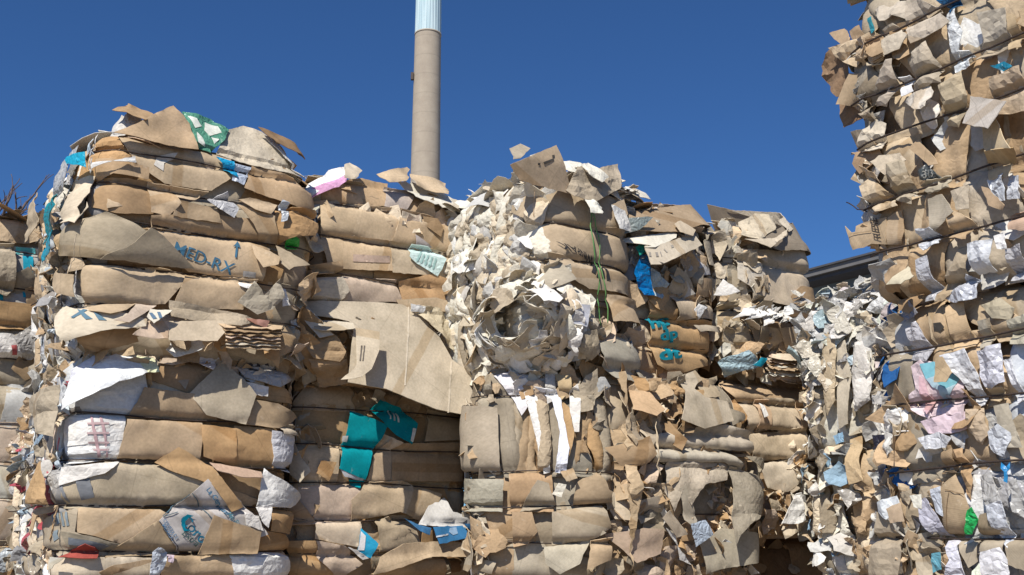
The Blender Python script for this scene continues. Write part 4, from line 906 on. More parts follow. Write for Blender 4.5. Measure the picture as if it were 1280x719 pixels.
P([(745, 430), (770, 424), (790, 455), (788, 482), (770, 472), (752, 458)], (0.50, .44, .35), lifts=[.12, .1, .14, .22, .24, .2], tied=False, label='grey flap hanging at the lower right corner'); P([(758, 368), (775, 372), (793, 388), (790, 406), (766, 402)], K1, lifts=[.06, .05, .08, .12, .12], tied=False)
P([(700, 340), (708, 325), (722, 350), (716, 358), (698, 352)], (0.52, .45, .35), lifts=[.12, .1, .1, .14, .16], tied=False); P([(730, 415), (745, 412), (748, 440), (735, 452), (722, 440)], (0.45, .36, .25), 'soft', lift=.14, wr=.03, tied=False)
b.crumple(.7, 1.0, 0.0, .45, 50, [WH, OW, K1, GT], .05, .15, out=(0.02, .14), mats=('paper', 'card'))
# green strapping
for dx, c_ in ((0, (0.10, .26, .08)), (4, (0.14, .30, .10))):
    pts = []
    for i in range(26):
        yy = 246+(410-246)*i/25; xx = 729+dx+(12+dx*1.5)*((i/25)**1.3)+1.5*math.sin(i*.5+dx); q, z = b.un(xx, yy, .1); p, n = b.P(q, z, .085); pts.append(b.inv @ p)
    o_ = tube(pts, .0045, sheet_material('green_strapping', .5, .4, .1, .1) if dx == 0 else M['gs'], 'plastic_strap', b.root, sides=5, label='green plastic strap hanging down the rolls')
    if dx == 0: M['gs'] = o_.data.materials[0]
    o_.data.color_attributes['Col'].data.foreach_set('color', [x for _ in o_.data.vertices for x in (*c_, 1)])
b.top(60, PAP+[K1, GT, K2], q0=-.05, q1=.9, up=(-.03, .06), tilt=.5, smin=.1, smax=.28, mats=('paper', 'card', 'soft')); b.top(140, PAP, q0=-.08, q1=.3, up=(-.05, .08), tilt=.8, smin=.08, smax=.22, mats=('paper',), depth=1.4)
b.wires(q0=-.05); b.finish()

d2 = Bale(590, 6.95, 92, .84, 1.4, 1.32, 2.62, [2.47, 1.99, 1.78, 1.56], 'bale with upright brown folds and hanging white strips, under the WINPAK bale', 42, amp=.03, barrel=.05)
b = d2; P = b.panel; b.core(); b.rows(0.0, .84, [GT, GT, K1, K2, (0.5, .42, .32)], own=True, k1=3, wmin=.25, wmax=.5, flap=.2)
b.folds(-.02, .86, [K2, K3, GT, OR, GY], .05, .12, k0=3, own=True, mats=('soft', 'card'), pil=.04)
P([(618, 470), (640, 462), (690, 455), (700, 480), (668, 497), (652, 520), (642, 500)], (0.60, .60, .64), 'paper', lifts=[.04, .05, .06, .06, .07, .05, .04], wr=.015, name='paper_sheet', label='pale sheet spread at the top')
P([(655, 490), (668, 486), (680, 520), (688, 590), (680, 592), (668, 540)], WH, 'paper', lift=.08, pillow=.012, name='paper_sheet'); P([(668, 484), (700, 488), (704, 520), (712, 560), (707, 592), (694, 590), (700, 540), (690, 500)], (0.74, .74, .80), 'paper', lift=.09, wr=.015, name='paper_sheet', label='long hanging white strip'); P([(712, 488), (722, 480), (726, 500), (724, 540), (718, 540), (712, 510)], WH, 'paper', lift=.08, name='paper_sheet'); P([(680, 462), (694, 460), (694, 500), (684, 505)], LG, 'paper', lift=.08, pillow=.01, name='paper_sheet')
P([(666, 495), (684, 505), (690, 560), (686, 590), (672, 588), (672, 540)], (0.50, .39, .27), 'soft', lift=.07, pillow=.03); P([(700, 500), (712, 510), (718, 545), (712, 570), (706, 540)], OR, lift=.07); P([(694, 468), (712, 465), (715, 485), (702, 500)], (0.5, .36, .2), lift=.1)
P([(590, 500), (622, 510), (625, 590), (596, 592)], (0.44, .37, .29), lift=.06, vstretch=.2, label='upright weathered grey board'); P([(636, 592), (690, 590), (692, 640), (638, 640)], (0.46, .30, .17), lift=.03); P([(665, 610), (672, 600), (686, 604), (696, 632), (650, 640)], GT, lift=.06); P([(595, 595), (630, 600), (628, 640), (594, 638)], (0.46, .41, .32), 'soft', lift=.04)
P([(720, 605), (740, 590), (752, 628), (716, 632)], K2, lift=.05); P([(690, 640), (745, 632), (750, 660), (735, 676), (690, 682)], (0.52, .43, .32), lift=.045); P([(640, 640), (665, 640), (672, 665), (660, 680), (642, 684)], (0.48, .33, .2), lift=.05); P([(680, 684), (735, 676), (725, 705), (700, 718), (682, 705)], (0.58, .50, .38), lift=.05); P([(735, 676), (752, 672), (752, 700), (732, 712)], K1, lift=.06)
P([(700, 590), (716, 585), (722, 598), (708, 602)], K1, lift=.1, tied=False); P([(698, 604), (708, 606), (702, 622), (690, 618)], OW, 'paper', lift=.08, name='paper_sheet')
b.crumple(-.1, .1, 0, 1.25, 50, [GT, GY, K2, CR], out=(-.02, .06), mats=('soft', 'card')); b.crumple(.6, .95, 0, 1.25, 60, [GT, GY, K2, K3], .04, .13, out=(-.02, .06), mats=('soft', 'card')); b.fringe(0, .84, 1.1, 1.3, 50, PAP+KR, out=(0, .1)); b.wires(q0=-.06, q1=.9); b.finish()

# ---------------------------------------------------------------- fourth stack
e1 = Bale(784, 7.32, 55, .82, 1.3, 2.66, 3.74, [3.2, 3.03, 2.86], 'top bale with blue stencilled letters on an orange brown roll', 51, amp=.06, barrel=.06)
b = e1; P = b.panel; b.core(); b.rows(0.08, .74, KR, own=True, wmin=.25, wmax=.5, k1=3, flap=.1); b.crumple(-.1, .76, .5, 1.16, 150, MIXP+KR, .06, .18, out=(0, .1), mats=('soft', 'card', 'paper', 'film')); b.crumple(-.6, .12, 0, 1.16, 120, [GT, LG, K2, (0.3, .45, .35), WH], .04, .12, out=(0, .06), mats=('soft', 'film', 'paper'))
P([(788, 266), (812, 262), (882, 262), (888, 276), (850, 290), (800, 291)], (0.42, .30, .19), lifts=[.1, .04, .04, .12, .16, .14], tied=False, free=.7); P([(788, 262), (815, 272), (806, 290), (792, 284)], (0.25, .3, .3), 'film', lift=.17, tied=False, free=.7, name='plastic_sheet')
P([(793, 288), (812, 294), (845, 289), (846, 297), (812, 312), (805, 312)], OW, lifts=[.14, .12, .12, .18, .18, .2], tied=False, free=.7); P([(804, 312), (846, 299), (866, 293), (876, 307), (818, 334)], (0.60, .51, .40), lifts=[.18, .18, .15, .18, .26], tied=False, free=.7, folds=0, th=.007, label='pale box flap tilted outward with faint pencil marks')
for q in range(3): b.mark([(818+q*3.2, 317-q*1.0), (819+q*3.2, 316.5-q), (821+q*3.2, 322-q), (820+q*3.2, 322.5-q)], (0.33, .3, .27))
for m_ in ([(829, 312), (830, 311), (834, 315), (833, 316)], [(838, 307), (841, 306), (842, 309), (839, 310)]): b.mark(m_, (0.36, .33, .29))
P([(842, 280), (850, 276), (868, 288), (866, 295), (850, 290)], CR, lifts=[.16, .14, .16, .2, .2], tied=False, free=.7); P([(832, 366), (846, 334), (856, 342), (868, 374)], (0.50, .39, .27), lifts=[.08, .14, .10, .06], tied=False); P([(868, 350), (885, 345), (896, 378), (868, 372)], K2, lift=.06)
P([(850, 320), (868, 312), (882, 338), (872, 345), (855, 340)], (0.45, .43, .42), 'soft', lift=.06); P([(875, 300), (893, 308), (893, 345), (880, 330)], (0.5, .41, .30), 'soft', lift=.1, tied=False)
P([(800, 340), (812, 336), (834, 356), (826, 374), (806, 366)], (0.55, .64, .66), 'film', lift=.08, crump=.02, name='plastic_sheet', tied=False); P([(776, 330), (790, 324), (794, 345), (790, 375), (778, 380), (774, 350)], (0.0, .17, .50), 'film', lift=.10, crump=.02, name='plastic_sheet', label='bright blue plastic film', tied=False, face='F')
P([(780, 304), (800, 312), (796, 324), (782, 318)], (0.02, .36, .28), 'film', lift=.12, name='plastic_sheet', face='F', tied=False, label='green plastic scrap')
P([(808, 376), (834, 367), (846, 400), (810, 397)], OR, lift=.04); P([(833, 367), (880, 380), (897, 406), (845, 402)], (0.52, .42, .31), lift=.05); P([(866, 388), (872, 380), (880, 384), (872, 400)], WH, 'paper', lift=.08, name='paper_sheet')
P([(811, 397), (850, 401), (897, 417), (890, 442), (850, 438), (811, 434)], (0.60, .375, .18), lift=.05, folds=0, label='orange brown roll, upper part of the blue stencil')
b.text('hp', (815, 416), (841, 410), .105, (0.01, .24, .32), bold=.045, off=.008); b.text('dp', (818, 433), (847, 427), .10, (0.01, .24, .32), bold=.045, off=.008)
P([(811, 434), (850, 438), (888, 443), (872, 460), (840, 470), (820, 456)], (0.58, .36, .17), lift=.05, folds=0, label='orange brown roll, lower part of the blue stencil'); b.text('dt', (824, 452), (852, 448), .095, (0.01, .25, .33), bold=.045, off=.008)
P([(880, 412), (906, 420), (906, 450), (884, 442)], (0.46, .37, .27), lift=.06); P([(878, 444), (890, 446), (902, 470), (888, 472)], GY, lift=.06, tied=False); P([(860, 408), (890, 414), (895, 420), (870, 416)], CR, lift=.1, tied=False)
b.top(80, KR+[LG, LG, GY, WH, (0.3, .4, .42)], up=(-.04, .07), tilt=.4, smin=.08, smax=.26, mats=('card', 'soft', 'paper', 'film')); b.fringe(0, .95, 1.05, 1.2, 60, KR+[LG], out=(0, .1)); b.fringe(0, .9, 0, .1, 30, KR); b.wires(q0=-.3); b.finish()

e2 = Bale(764, 7.0, 57, 1.24, 1.2, 1.32, 2.62, [2.27, 2.16, 2.05, 1.74], 'bale of draped beige sheets with a dark hollow, below the blue stencilled bale', 52, amp=.03, barrel=.06)
b = e2; P = b.panel; b.core(); b.rows(0.0, 1.24, [GT, K1, K2, GT, GY], own=True, wmin=.25, wmax=.5, flap=.25); b.crumple(0, .45, 0, .75, 75, KR+[WH], .06, .16, out=(0, .1), mats=('soft', 'card', 'paper')); b.crumple(0.1, .6, .9, 1.3, 60, KR, .06, .16, out=(0, .12), mats=('soft', 'card'))
P([(758, 470), (783, 464), (790, 500), (796, 548), (778, 560), (757, 548)], (0.50, .37, .24), 'soft', face='F', lifts=[.1, .1, .13, .15, .14, .1], wr=.02, vstretch=.3, jag=.004, tied=False, free=.5, label='long upright brown board at the corner, top piece')
P([(759, 535), (786, 530), (795, 560), (792, 618), (780, 640), (760, 625), (756, 575)], (0.58, .42, .26), 'soft', face='F', lifts=[.1, .12, .16, .17, .15, .12, .1], wr=.02, vstretch=.3, jag=.004, tied=False, free=.5)
P([(764, 610), (790, 605), (793, 650), (798, 704), (782, 712), (768, 690)], (0.54, .39, .24), 'soft', face='F', lifts=[.1, .12, .13, .16, .14, .1], wr=.02, vstretch=.3, jag=.004, tied=False, free=.5); P([(766, 548), (774, 534), (783, 560), (777, 598), (766, 588)], (0.66, .51, .34), face='F', lift=.2, tied=False)
P([(846, 472), (868, 463), (878, 474), (868, 486), (880, 496), (908, 502), (914, 526), (880, 536), (852, 524), (856, 500)], (0.52, .435, .33), lifts=[.08, .06, .08, .1, .1, .08, .08, .14, .16, .12], tied=False, label='grey tan flap with a notch'); P([(870, 478), (895, 470), (900, 496), (878, 498)], (0.45, .36, .25), lift=.05)
P([(784, 486), (812, 490), (830, 512), (820, 520), (795, 512)], (0.62, .42, .25), lifts=[.06, .1, .16, .18, .14], tied=False); P([(800, 512), (826, 515), (822, 540), (802, 535)], K1, lift=.06)
P([(816, 544), (856, 535), (904, 531), (935, 548), (934, 566), (905, 562), (818, 559)], (0.56, .47, .37), lift=.07, folds=0); P([(817, 562), (860, 559), (905, 563), (930, 580), (926, 590), (905, 578), (818, 578)], (0.58, .49, .38), 'card', lift=.08, pillow=.02, label='rolled sheet end'); P([(780, 560), (812, 545), (818, 568), (806, 582), (782, 584)], K2, lifts=[.1, .14, .1, .12, .1], tied=False)
P([(832, 578), (880, 577), (912, 580), (908, 600), (880, 606), (862, 632), (852, 612), (840, 640), (830, 615)], (0.56, .475, .38), 'soft', lifts=[.06, .05, .05, .1, .12, .12, .12, .1, .08], wr=.02, tied=False, label='draped beige sheet'); P([(848, 610), (856, 606), (870, 650), (868, 662), (854, 650)], (0.58, .49, .38), lift=.12, tied=False); P([(834, 616), (846, 610), (850, 640), (840, 662)], (0.55, .38, .22), lift=.08, tied=False)
P([(912, 582), (930, 590), (946, 612), (942, 640), (925, 668), (918, 684), (914, 640), (916, 610)], (0.44, .375, .29), 'soft', lifts=[.08, .08, .1, .12, .18, .2, .16, .1], tied=False, label='pointed grey flap hanging down'); P([(930, 570), (945, 580), (962, 640), (950, 672), (944, 620)], (0.46, .39, .29), 'soft', lift=.1, tied=False)
P([(872, 680), (900, 660), (942, 672), (944, 700), (900, 712), (880, 718)], (0.52, .44, .33), lifts=[.06, .06, .06, .1, .12, .1], tied=False); P([(780, 668), (802, 660), (828, 662), (824, 692), (795, 704)], (0.60, .43, .31), lift=.09, wr=.012, tied=False); P([(790, 628), (822, 620), (832, 640), (800, 655)], (0.5, .4, .3), lift=.08)
P([(826, 648), (836, 638), (858, 668), (845, 672)], (0.5, .4, .3), lift=.14, tied=False); P([(830, 660), (842, 668), (848, 700), (862, 706), (850, 690)], WH, 'paper', lift=.12, tied=False, name='paper_sheet'); P([(862, 655), (880, 650), (890, 668), (868, 684)], (0.5, .57, .66), 'film', lift=.12, tied=False, name='plastic_sheet')
q_, z_ = b.un(896, 632, .05); b.crumple(q_-.1, q_+.12, z_-.2, z_+.14, 60, [OR, K1, CR, PK], .04, .1, out=(0.0, .05), mats=('card', 'soft'))
b.crumple(.5, 1.3, 0, .3, 70, KR+[WH, LG], .05, .14, out=(0, .1), mats=('soft', 'card', 'paper')); b.fringe(.3, 1.25, 0, 1.3, 70, KR, out=(0, .08)); b.wires(q0=.1); b.finish()

# ---------------------------------------------------------------- fifth stack
f1 = Bale(919, 7.86, 55, .92, 1.3, 2.72, 3.78, [3.55, 3.19, 2.93], 'top bale of wide grey tan rolls under a dark flap, right of the stencilled one', 61, amp=.07, barrel=.08)
b = f1; P = b.panel; b.core(); b.rows(0.0, .88, [GT, K1, K2, GT], own=True, wmin=.35, wmax=.6, flap=.1); b.crumple(-.3, .28, .35, 1.14, 110, [GT, CR, K1, OW, GY], .06, .16, out=(0, .12), mats=('soft', 'card', 'paper'))
P([(945, 302), (975, 285), (1004, 268), (1008, 300), (1009, 322), (975, 314)], (0.33, .265, .20), lifts=[.14, .12, .02, .04, .1, .12], tied=False, free=.6, folds=0, label='dark stiff flap on the top'); P([(938, 300), (966, 298), (985, 285), (986, 292), (962, 310)], CR, lifts=[.18, .16, .14, .2, .2], tied=False, free=.6)
P([(922, 278), (940, 268), (962, 272), (966, 288), (950, 300), (930, 295)], (0.66, .56, .42), 'soft', lifts=[.08, .03, .03, .12, .16, .12], crump=.02, tied=False, free=.6, label='cream wad of folded paper', name='paper_sheet'); P([(972, 276), (980, 268), (1000, 272), (985, 290)], CR, 'soft', lifts=[.06, 0, 0, .1], tied=False, free=.8)
P([(944, 312), (975, 314), (1009, 322), (1018, 350), (1012, 380), (990, 384), (942, 372), (955, 345)], (0.52, .425, .32), 'card', lifts=[.06, .06, .05, .04, .06, .08, .06, .07], wr=.018, folds=1, label='wide grey tan roll'); P([(924, 312), (946, 312), (956, 345), (945, 370), (930, 350)], (0.55, .48, .40), 'soft', lift=.07); P([(988, 370), (1000, 358), (1009, 362), (1008, 382), (992, 384)], K3, lift=.09)
P([(920, 362), (934, 350), (940, 366), (930, 372)], WH, 'paper', lift=.14, tied=False, name='paper_sheet')
P([(908, 380), (930, 376), (930, 408), (908, 412)], (0.50, .40, .27), 'soft', lift=.05, vstretch=.3); P([(984, 386), (1024, 392), (1014, 422), (992, 412)], K1, lift=.06); P([(950, 402), (990, 405), (990, 412), (960, 412)], K2, lift=.04); P([(936, 408), (975, 411), (981, 440), (944, 432)], (0.60, .455, .31), lift=.06); P([(974, 410), (1022, 422), (1010, 452), (980, 440)], (0.58, .45, .31), lifts=[.08, .06, .06, .08], tied=False); P([(910, 412), (934, 408), (940, 440), (910, 446)], (0.5, .4, .28), 'soft', lift=.05, vstretch=.3)
for i in range(14):
    x_ = 932+i*3.6+b.rnd.uniform(-3, 3); y_ = 384+b.rnd.uniform(0, 14); P([(x_, y_), (x_+9, y_-3), (x_+12, y_+8), (x_+2, y_+12)], WH, 'paper', lifts=[.08, .1, .14, .12], tied=False, name='paper_sheet', crump=.01, h=.015)
for i in range(16):
    y_ = 442+i*2.0; k = i/15; P([(960-k*5, y_-1+k*4), (1000, y_+1), (1030+4*math.sin(i), y_+7), (1028, y_+11), (985, y_+7), (958, y_+4)], b.rnd.choice([CR, OW, K1, K2, K3, PK]), lifts=[.05, .08, .1, .17, .19, .1], tied=False, jag=.006, h=.02)
P([(922, 446), (936, 440), (946, 458), (932, 470)], (0.45, .6, .66), 'film', lift=.12, tied=False, name='plastic_sheet', crump=.02, label='pale blue printed plastic scrap'); b.mark([(927, 454), (934, 450), (938, 458), (931, 463)], CY_)
b.crumple(-.1, .5, 0, .36, 80, [CR, K1, K2, OW, GT, K3], .05, .13, out=(0.02, .13), mats=('card', 'soft', 'paper')); b.top(60, [CR, GT, OW, K1], up=(-.04, .06), tilt=.4, smin=.08, smax=.25); b.fringe(0, 1, 1.0, 1.18, 50, [CR, GT, OW, K1], out=(0, .1)); b.crumple(.88, 1.15, 0, 1.1, 40, [GT, K2, CR], out=(-.02, .05), mats=('soft', 'card')); b.wires(); b.finish()

f2 = Bale(912, 7.84, 60, 1.25, 1.2, 1.62, 2.70, [2.55, 2.36, 2.15, 1.9], 'bale with plain pinkish rolls on its left and crumpled white paper on its right', 62, amp=.04, barrel=.05)
b = f2; P = b.panel; b.core(); b.rows(0.0, 1.0, [K1, K1, K2, PK], own=True, wmin=.3, wmax=.6, flap=.05)
P([(918, 502), (945, 497), (1005, 499), (1014, 534), (935, 541)], (0.60, .475, .34), lift=.06, folds=1); P([(934, 543), (1008, 534), (1016, 570), (945, 578)], (0.62, .475, .32), lift=.06, folds=0); P([(948, 580), (1012, 571), (1008, 596), (985, 615), (958, 610)], (0.64, .52, .39), lift=.06); P([(905, 505), (920, 500), (934, 520), (925, 540)], OR, 'soft', lift=.08); P([(944, 500), (962, 500), (960, 538), (946, 540)], (0.64, .45, .3), lift=.07); P([(948, 504), (955, 508), (960, 520), (955, 522)], WH, 'paper', lift=.11, name='paper_sheet', tied=False)
P([(995, 500), (1012, 500), (1016, 530), (1002, 536)], (0.55, .37, .22), lift=.07); P([(910, 478), (990, 472), (1035, 478), (1020, 500), (920, 502)], K2, lift=.03)
b.scrunch(.6, 1.3, .1, .72, 22, [WH, OW, CR, GT], .12, .28); b.crumple(.55, 1.35, .0, .72, 130, [WH, OW, OW, CR, GT, OR, LG], .05, .15, out=(0.0, .15), crump=.035, mats=('paper', 'paper', 'soft', 'card')); b.crumple(.8, 1.35, .6, 1.08, 110, [OW, GT, LG, K2], .05, .14, out=(0.0, .12), mats=('paper', 'soft', 'film'))
P([(975, 655), (990, 620), (1000, 616), (1006, 650), (996, 655)], WH, 'paper', lift=.2, tied=False, name='paper_sheet', label='torn white sheet with holes', crump=.02); P([(1040, 636), (1066, 606), (1070, 620), (1058, 640)], WH, 'paper', lift=.18, tied=False, name='paper_sheet')
P([(1072, 640), (1080, 638), (1090, 665), (1088, 690), (1076, 680)], BK, 'film', face='F', lift=.12, tied=False, name='plastic_sheet', label='black plastic', crump=.02)
b.crumple(.0, .55, 0, .35, 90, KR+[CR], .05, .13, out=(0.0, .1), mats=('soft', 'card')); b.wires(zs=[2.36-1.62, 2.15-1.62, 2.55-1.62], q0=0, q1=1.0); b.finish()

# ---------------------------------------------------------------- plastic topped stack between the fifth stack and the right wall
g1 = Bale(1018, 7.75, 142, .98, 1.2, 2.18, 3.17, [2.62], 'bale of upright cream folds heaped with pale plastic film, before the warehouse roof', 71, amp=.05, barrel=.05)
b = g1; P = b.panel; b.core(GT); b.folds(0, .98, [OW, CR, GT, K1, LG, GY], .07, .16, own=True, mats=('soft', 'paper', 'card'), pil=.05, k1=1); b.scrunch(-.05, 1.0, .55, 1.05, 22, [LG, OW, (0.5, .58, .62), WH], .12, .26, 'film'); b.crumple(-.05, 1.0, .45, 1.0, 170, PLA, .05, .14, out=(0.0, .14), crump=.03, mats=('film', 'film', 'paper')); b.top(150, PLA, up=(-.02, .14), tilt=.9, smin=.05, smax=.14, mats=('film',))
P([(1030, 415), (1042, 412), (1046, 440), (1044, 500), (1034, 520), (1028, 470)], (0.5, .4, .28), 'soft', lift=.1, vstretch=.2, tied=False, pillow=.02); P([(1044, 430), (1056, 425), (1064, 470), (1060, 530), (1048, 536), (1052, 480)], (0.62, .53, .42), lifts=[.1, .1, .14, .12, .1, .04], tied=False); P([(1068, 428), (1088, 424), (1092, 460), (1088, 500), (1070, 515), (1066, 470)], (0.66, .62, .58), 'paper', lift=.12, tied=False, vstretch=.3, pillow=.03, name='paper_sheet')
P([(1100, 436), (1108, 428), (1126, 430), (1128, 474), (1102, 476)], (0.62, .52, .40), lift=.14, tied=False, pillow=.02, label='cream rounded board'); P([(1102, 478), (1126, 474), (1126, 505), (1106, 512)], (0.52, .48, .42), lift=.12, tied=False); P([(1128, 430), (1142, 440), (1144, 465), (1130, 470)], K1, lift=.1, tied=False)
b.crumple(-.05, 1, 0.0, .5, 50, [OW, CR, GT, WH, LG], .05, .13, out=(0.02, .12), mats=('paper', 'soft')); b.finish()
g2 = Bale(1016, 7.72, 142, 1.1, 1.2, 1.1, 2.18, [1.9, 1.6, 1.35], 'shadowed bale of mixed scrap and black plastic, left of the dyed cloth bale', 72, amp=.05, barrel=.05)
b = g2; P = b.panel; b.core(K3); b.folds(0, 1.1, [GT, K2, K1, GY, LG, OW], .07, .15, own=True, mats=('soft', 'film', 'card', 'paper'), pil=.04); b.crumple(-.05, 1.1, 0.3, 1.08, 150, [GT, K2, K1, GY, LG, OW, WH, (0.3, .45, .6)], .05, .14, out=(0.0, .13), mats=('paper', 'soft', 'film'))
P([(1046, 506), (1060, 500), (1078, 508), (1082, 540), (1062, 545), (1056, 530)], (0.55, .50, .42), 'soft', lift=.16, tied=False); P([(1062, 548), (1078, 545), (1080, 600), (1062, 606)], (0.6, .45, .28), 'soft', lift=.14, tied=False)
P([(1091, 544), (1118, 543), (1120, 560), (1092, 562)], (0.015, .015, .03), 'film', lift=.16, tied=False, name='plastic_sheet', label='black crate like plastic'); P([(1096, 572), (1112, 563), (1126, 580), (1120, 606), (1100, 600)], (0.12, .12, .14), 'film', lift=.17, tied=False, name='plastic_sheet', label='dark grey crumpled bag', crump=.03); P([(1042, 545), (1054, 540), (1056, 552), (1046, 556)], (0.25, .42, .6), 'film', lift=.18, tied=False, name='plastic_sheet')
b.wires(zs=[.55], q0=0, q1=1.1); b.finish()

# ---------------------------------------------------------------- right hand wall
h1 = Bale(1111, 5.1, 146, 1.5, 1.3, 2.62, 4.02, [3.74, 3.50, 3.30, 3.04, 2.82], 'tall top bale at the right edge with a jutting scrap printed RIESE', 81, amp=.04, barrel=.05)
b = h1; P = b.panel; b.core(); b.folds(-.04, 1.05, [GT, GT, K1, GY, K2, (0.5, .43, .35), (0.55, .42, .28), (.40, .34, .27)], .12, .27, own=True, mats=('soft', 'soft', 'soft', 'soft', 'card'), pil=.02, slant=.09)
b.folds(1.0, 1.5, [GT, K1, GY, LG], .1, .2, own=False, mats=('soft', 'film'), pil=.045)
b.flat = True
def Q(pts, c, mat='card', l=.08, **k):
    ls = l if isinstance(l, list) else [l]*len(pts)
    kw = dict(face='F', lifts=[v*.55 if v < .125 else v for v in ls], tied=max(ls) < .125, free=.15)
    if mat != 'card': kw.update(wr=.022, fr=11, vstretch=.22, pillow=0, folds=2, fold=.3)
    kw.update(k); return b.panel(pts, c, mat, **kw)
Q([(1058, 283), (1065, 291), (1070, 290), (1071, 283), (1086, 277), (1109, 272), (1109, 306), (1090, 305), (1080, 310), (1067, 313)], (0.56, .42, .275), l=[.1]*10, folds=0, wr=.004, label='torn kraft scrap printed RIESE standing out past the corner')
b.text('RIESE', (1103, 299), (1097, 273), .045, (0.07, .06, .055), bold=.015, off=.007, up=(-9, -2), label='dark letters RIESE running upward')
line(b, (1062, 293), (1090, 289), .7, (0.35, .26, .17)); 
Q([(1109, 273), (1128, 262), (1132, 290), (1128, 306), (1110, 306)], (0.53, .40, .27), l=.09)
Q([(1203, 154), (1213, 120), (1259, 127), (1236, 161)], (0.48, .45, .42), l=[.16, .08, .14, .22], folds=0, label='square grey card standing out, corner catching the light')
Q([(1070, 188), (1076, 168), (1098, 150), (1110, 155), (1104, 186), (1088, 189)], (0.68, .59, .48), 'soft', l=[.08, .06, .04, .05, .1, .1], wr=.012); Q([(1066, 205), (1070, 190), (1100, 186), (1106, 196), (1076, 218)], (0.42, .28, .17), l=[.0, .02, .05, .04, .0])
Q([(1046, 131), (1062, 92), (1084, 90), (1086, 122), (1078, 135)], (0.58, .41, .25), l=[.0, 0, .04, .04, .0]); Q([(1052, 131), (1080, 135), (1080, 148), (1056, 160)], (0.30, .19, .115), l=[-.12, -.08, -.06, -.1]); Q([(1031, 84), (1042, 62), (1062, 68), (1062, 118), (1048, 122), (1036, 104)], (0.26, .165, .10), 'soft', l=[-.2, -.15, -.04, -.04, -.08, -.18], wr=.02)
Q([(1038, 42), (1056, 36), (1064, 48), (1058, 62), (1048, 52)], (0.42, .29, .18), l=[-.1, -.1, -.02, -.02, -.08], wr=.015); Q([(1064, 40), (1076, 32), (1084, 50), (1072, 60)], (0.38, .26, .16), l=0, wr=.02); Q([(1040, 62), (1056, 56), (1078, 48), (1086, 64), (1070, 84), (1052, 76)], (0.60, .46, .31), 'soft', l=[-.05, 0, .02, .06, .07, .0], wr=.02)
for i in range(5): Q([(1076+i*2, 46+i), (1092+i*3, 38+i*2), (1106, 74-i*2), (1092, 84-i*3), (1082, 66)], b.rnd.choice([K1, K2, (0.62, .48, .33)]), l=[.0+i*.015, .02+i*.015, .06+i*.015, .05+i*.015, .02+i*.015])
Q([(1086, 24), (1092, 22), (1098, 40), (1094, 44)], (0.05, .3, .36), 'film', l=.03, name='plastic_sheet'); Q([(1098, 14), (1118, 4), (1135, 2), (1140, 26), (1118, 20), (1104, 28)], (0.50, .42, .34), 'soft', l=[.0, -.02, 0, .08, .1, .06], wr=.02); Q([(1104, 38), (1118, 30), (1136, 44), (1126, 62), (1106, 70)], (0.55, .46, .36), 'soft', l=.09, wr=.015)
Q([(1136, -6), (1150, -2), (1176, 12), (1190, 28), (1180, 36), (1160, 48), (1142, 56), (1136, 30)], (0.46, .385, .31), 'soft', l=[.02, .04, .06, .1, .1, .08, .07, .08], wr=.02, label='broad grey crumpled sheet'); Q([(1172, 0), (1200, -10), (1198, 8), (1190, 18)], (0.02, .12, .28), 'film', l=.08, name='plastic_sheet', label='dark blue plastic scrap near the top')
Q([(1184, 18), (1196, 10), (1206, 40), (1200, 80), (1194, 86), (1190, 50)], (0.66, .68, .68), 'film', l=.07, crump=.015, name='plastic_sheet'); Q([(1200, 65), (1212, 64), (1216, 84), (1196, 92), (1194, 84)], (0.74, .78, .80), 'film', l=.11, name='plastic_sheet'); Q([(1226, 18), (1262, 12), (1264, 62), (1222, 76), (1232, 50)], (0.50, .425, .34), 'soft', l=.08, wr=.02); Q([(1262, 18), (1272, 20), (1280, 60), (1264, 64)], (0.62, .46, .28), l=.1)
Q([(1106, 80), (1118, 74), (1122, 100), (1110, 134), (1098, 134), (1096, 106)], (0.45, .385, .33), 'soft', l=.08, pillow=.03); Q([(1140, 64), (1160, 52), (1174, 78), (1178, 104), (1158, 112), (1142, 114)], (0.46, .39, .31), 'soft', l=.08, pillow=.03); Q([(1124, 98), (1136, 94), (1142, 114), (1130, 122)], (0.66, .68, .72), 'paper', l=.1, name='paper_sheet')
b.mark([(1127, 104), (1132, 102), (1133, 106), (1129, 108)], (0.05, .05, .06))
Q([(1132, 128), (1168, 108), (1172, 116), (1160, 134), (1146, 138)], (0.64, .58, .52), 'soft', l=[.06, .06, .1, .14, .14], wr=.02); Q([(1176, 108), (1205, 90), (1212, 120), (1200, 160), (1186, 158)], (0.56, .45, .31), 'soft', l=.08, pillow=.03); Q([(1240, 100), (1280, 84), (1290, 140), (1250, 146), (1242, 120)], (0.48, .36, .25), 'soft', l=.07); Q([(1242, 84), (1258, 78), (1268, 84), (1256, 90)], (0.02, .22, .34), 'film', l=.1, name='plastic_sheet')
Q([(1228, 158), (1250, 150), (1264, 186), (1236, 190)], (0.62, .47, .29), l=[.1, .1, .16, .12]); Q([(1232, 190), (1270, 186), (1272, 206), (1240, 206)], (0.50, .36, .2), l=[.14, .14, .1, .1]); Q([(1236, 206), (1270, 204), (1264, 222), (1240, 226)], (0.60, .45, .28), l=.1)
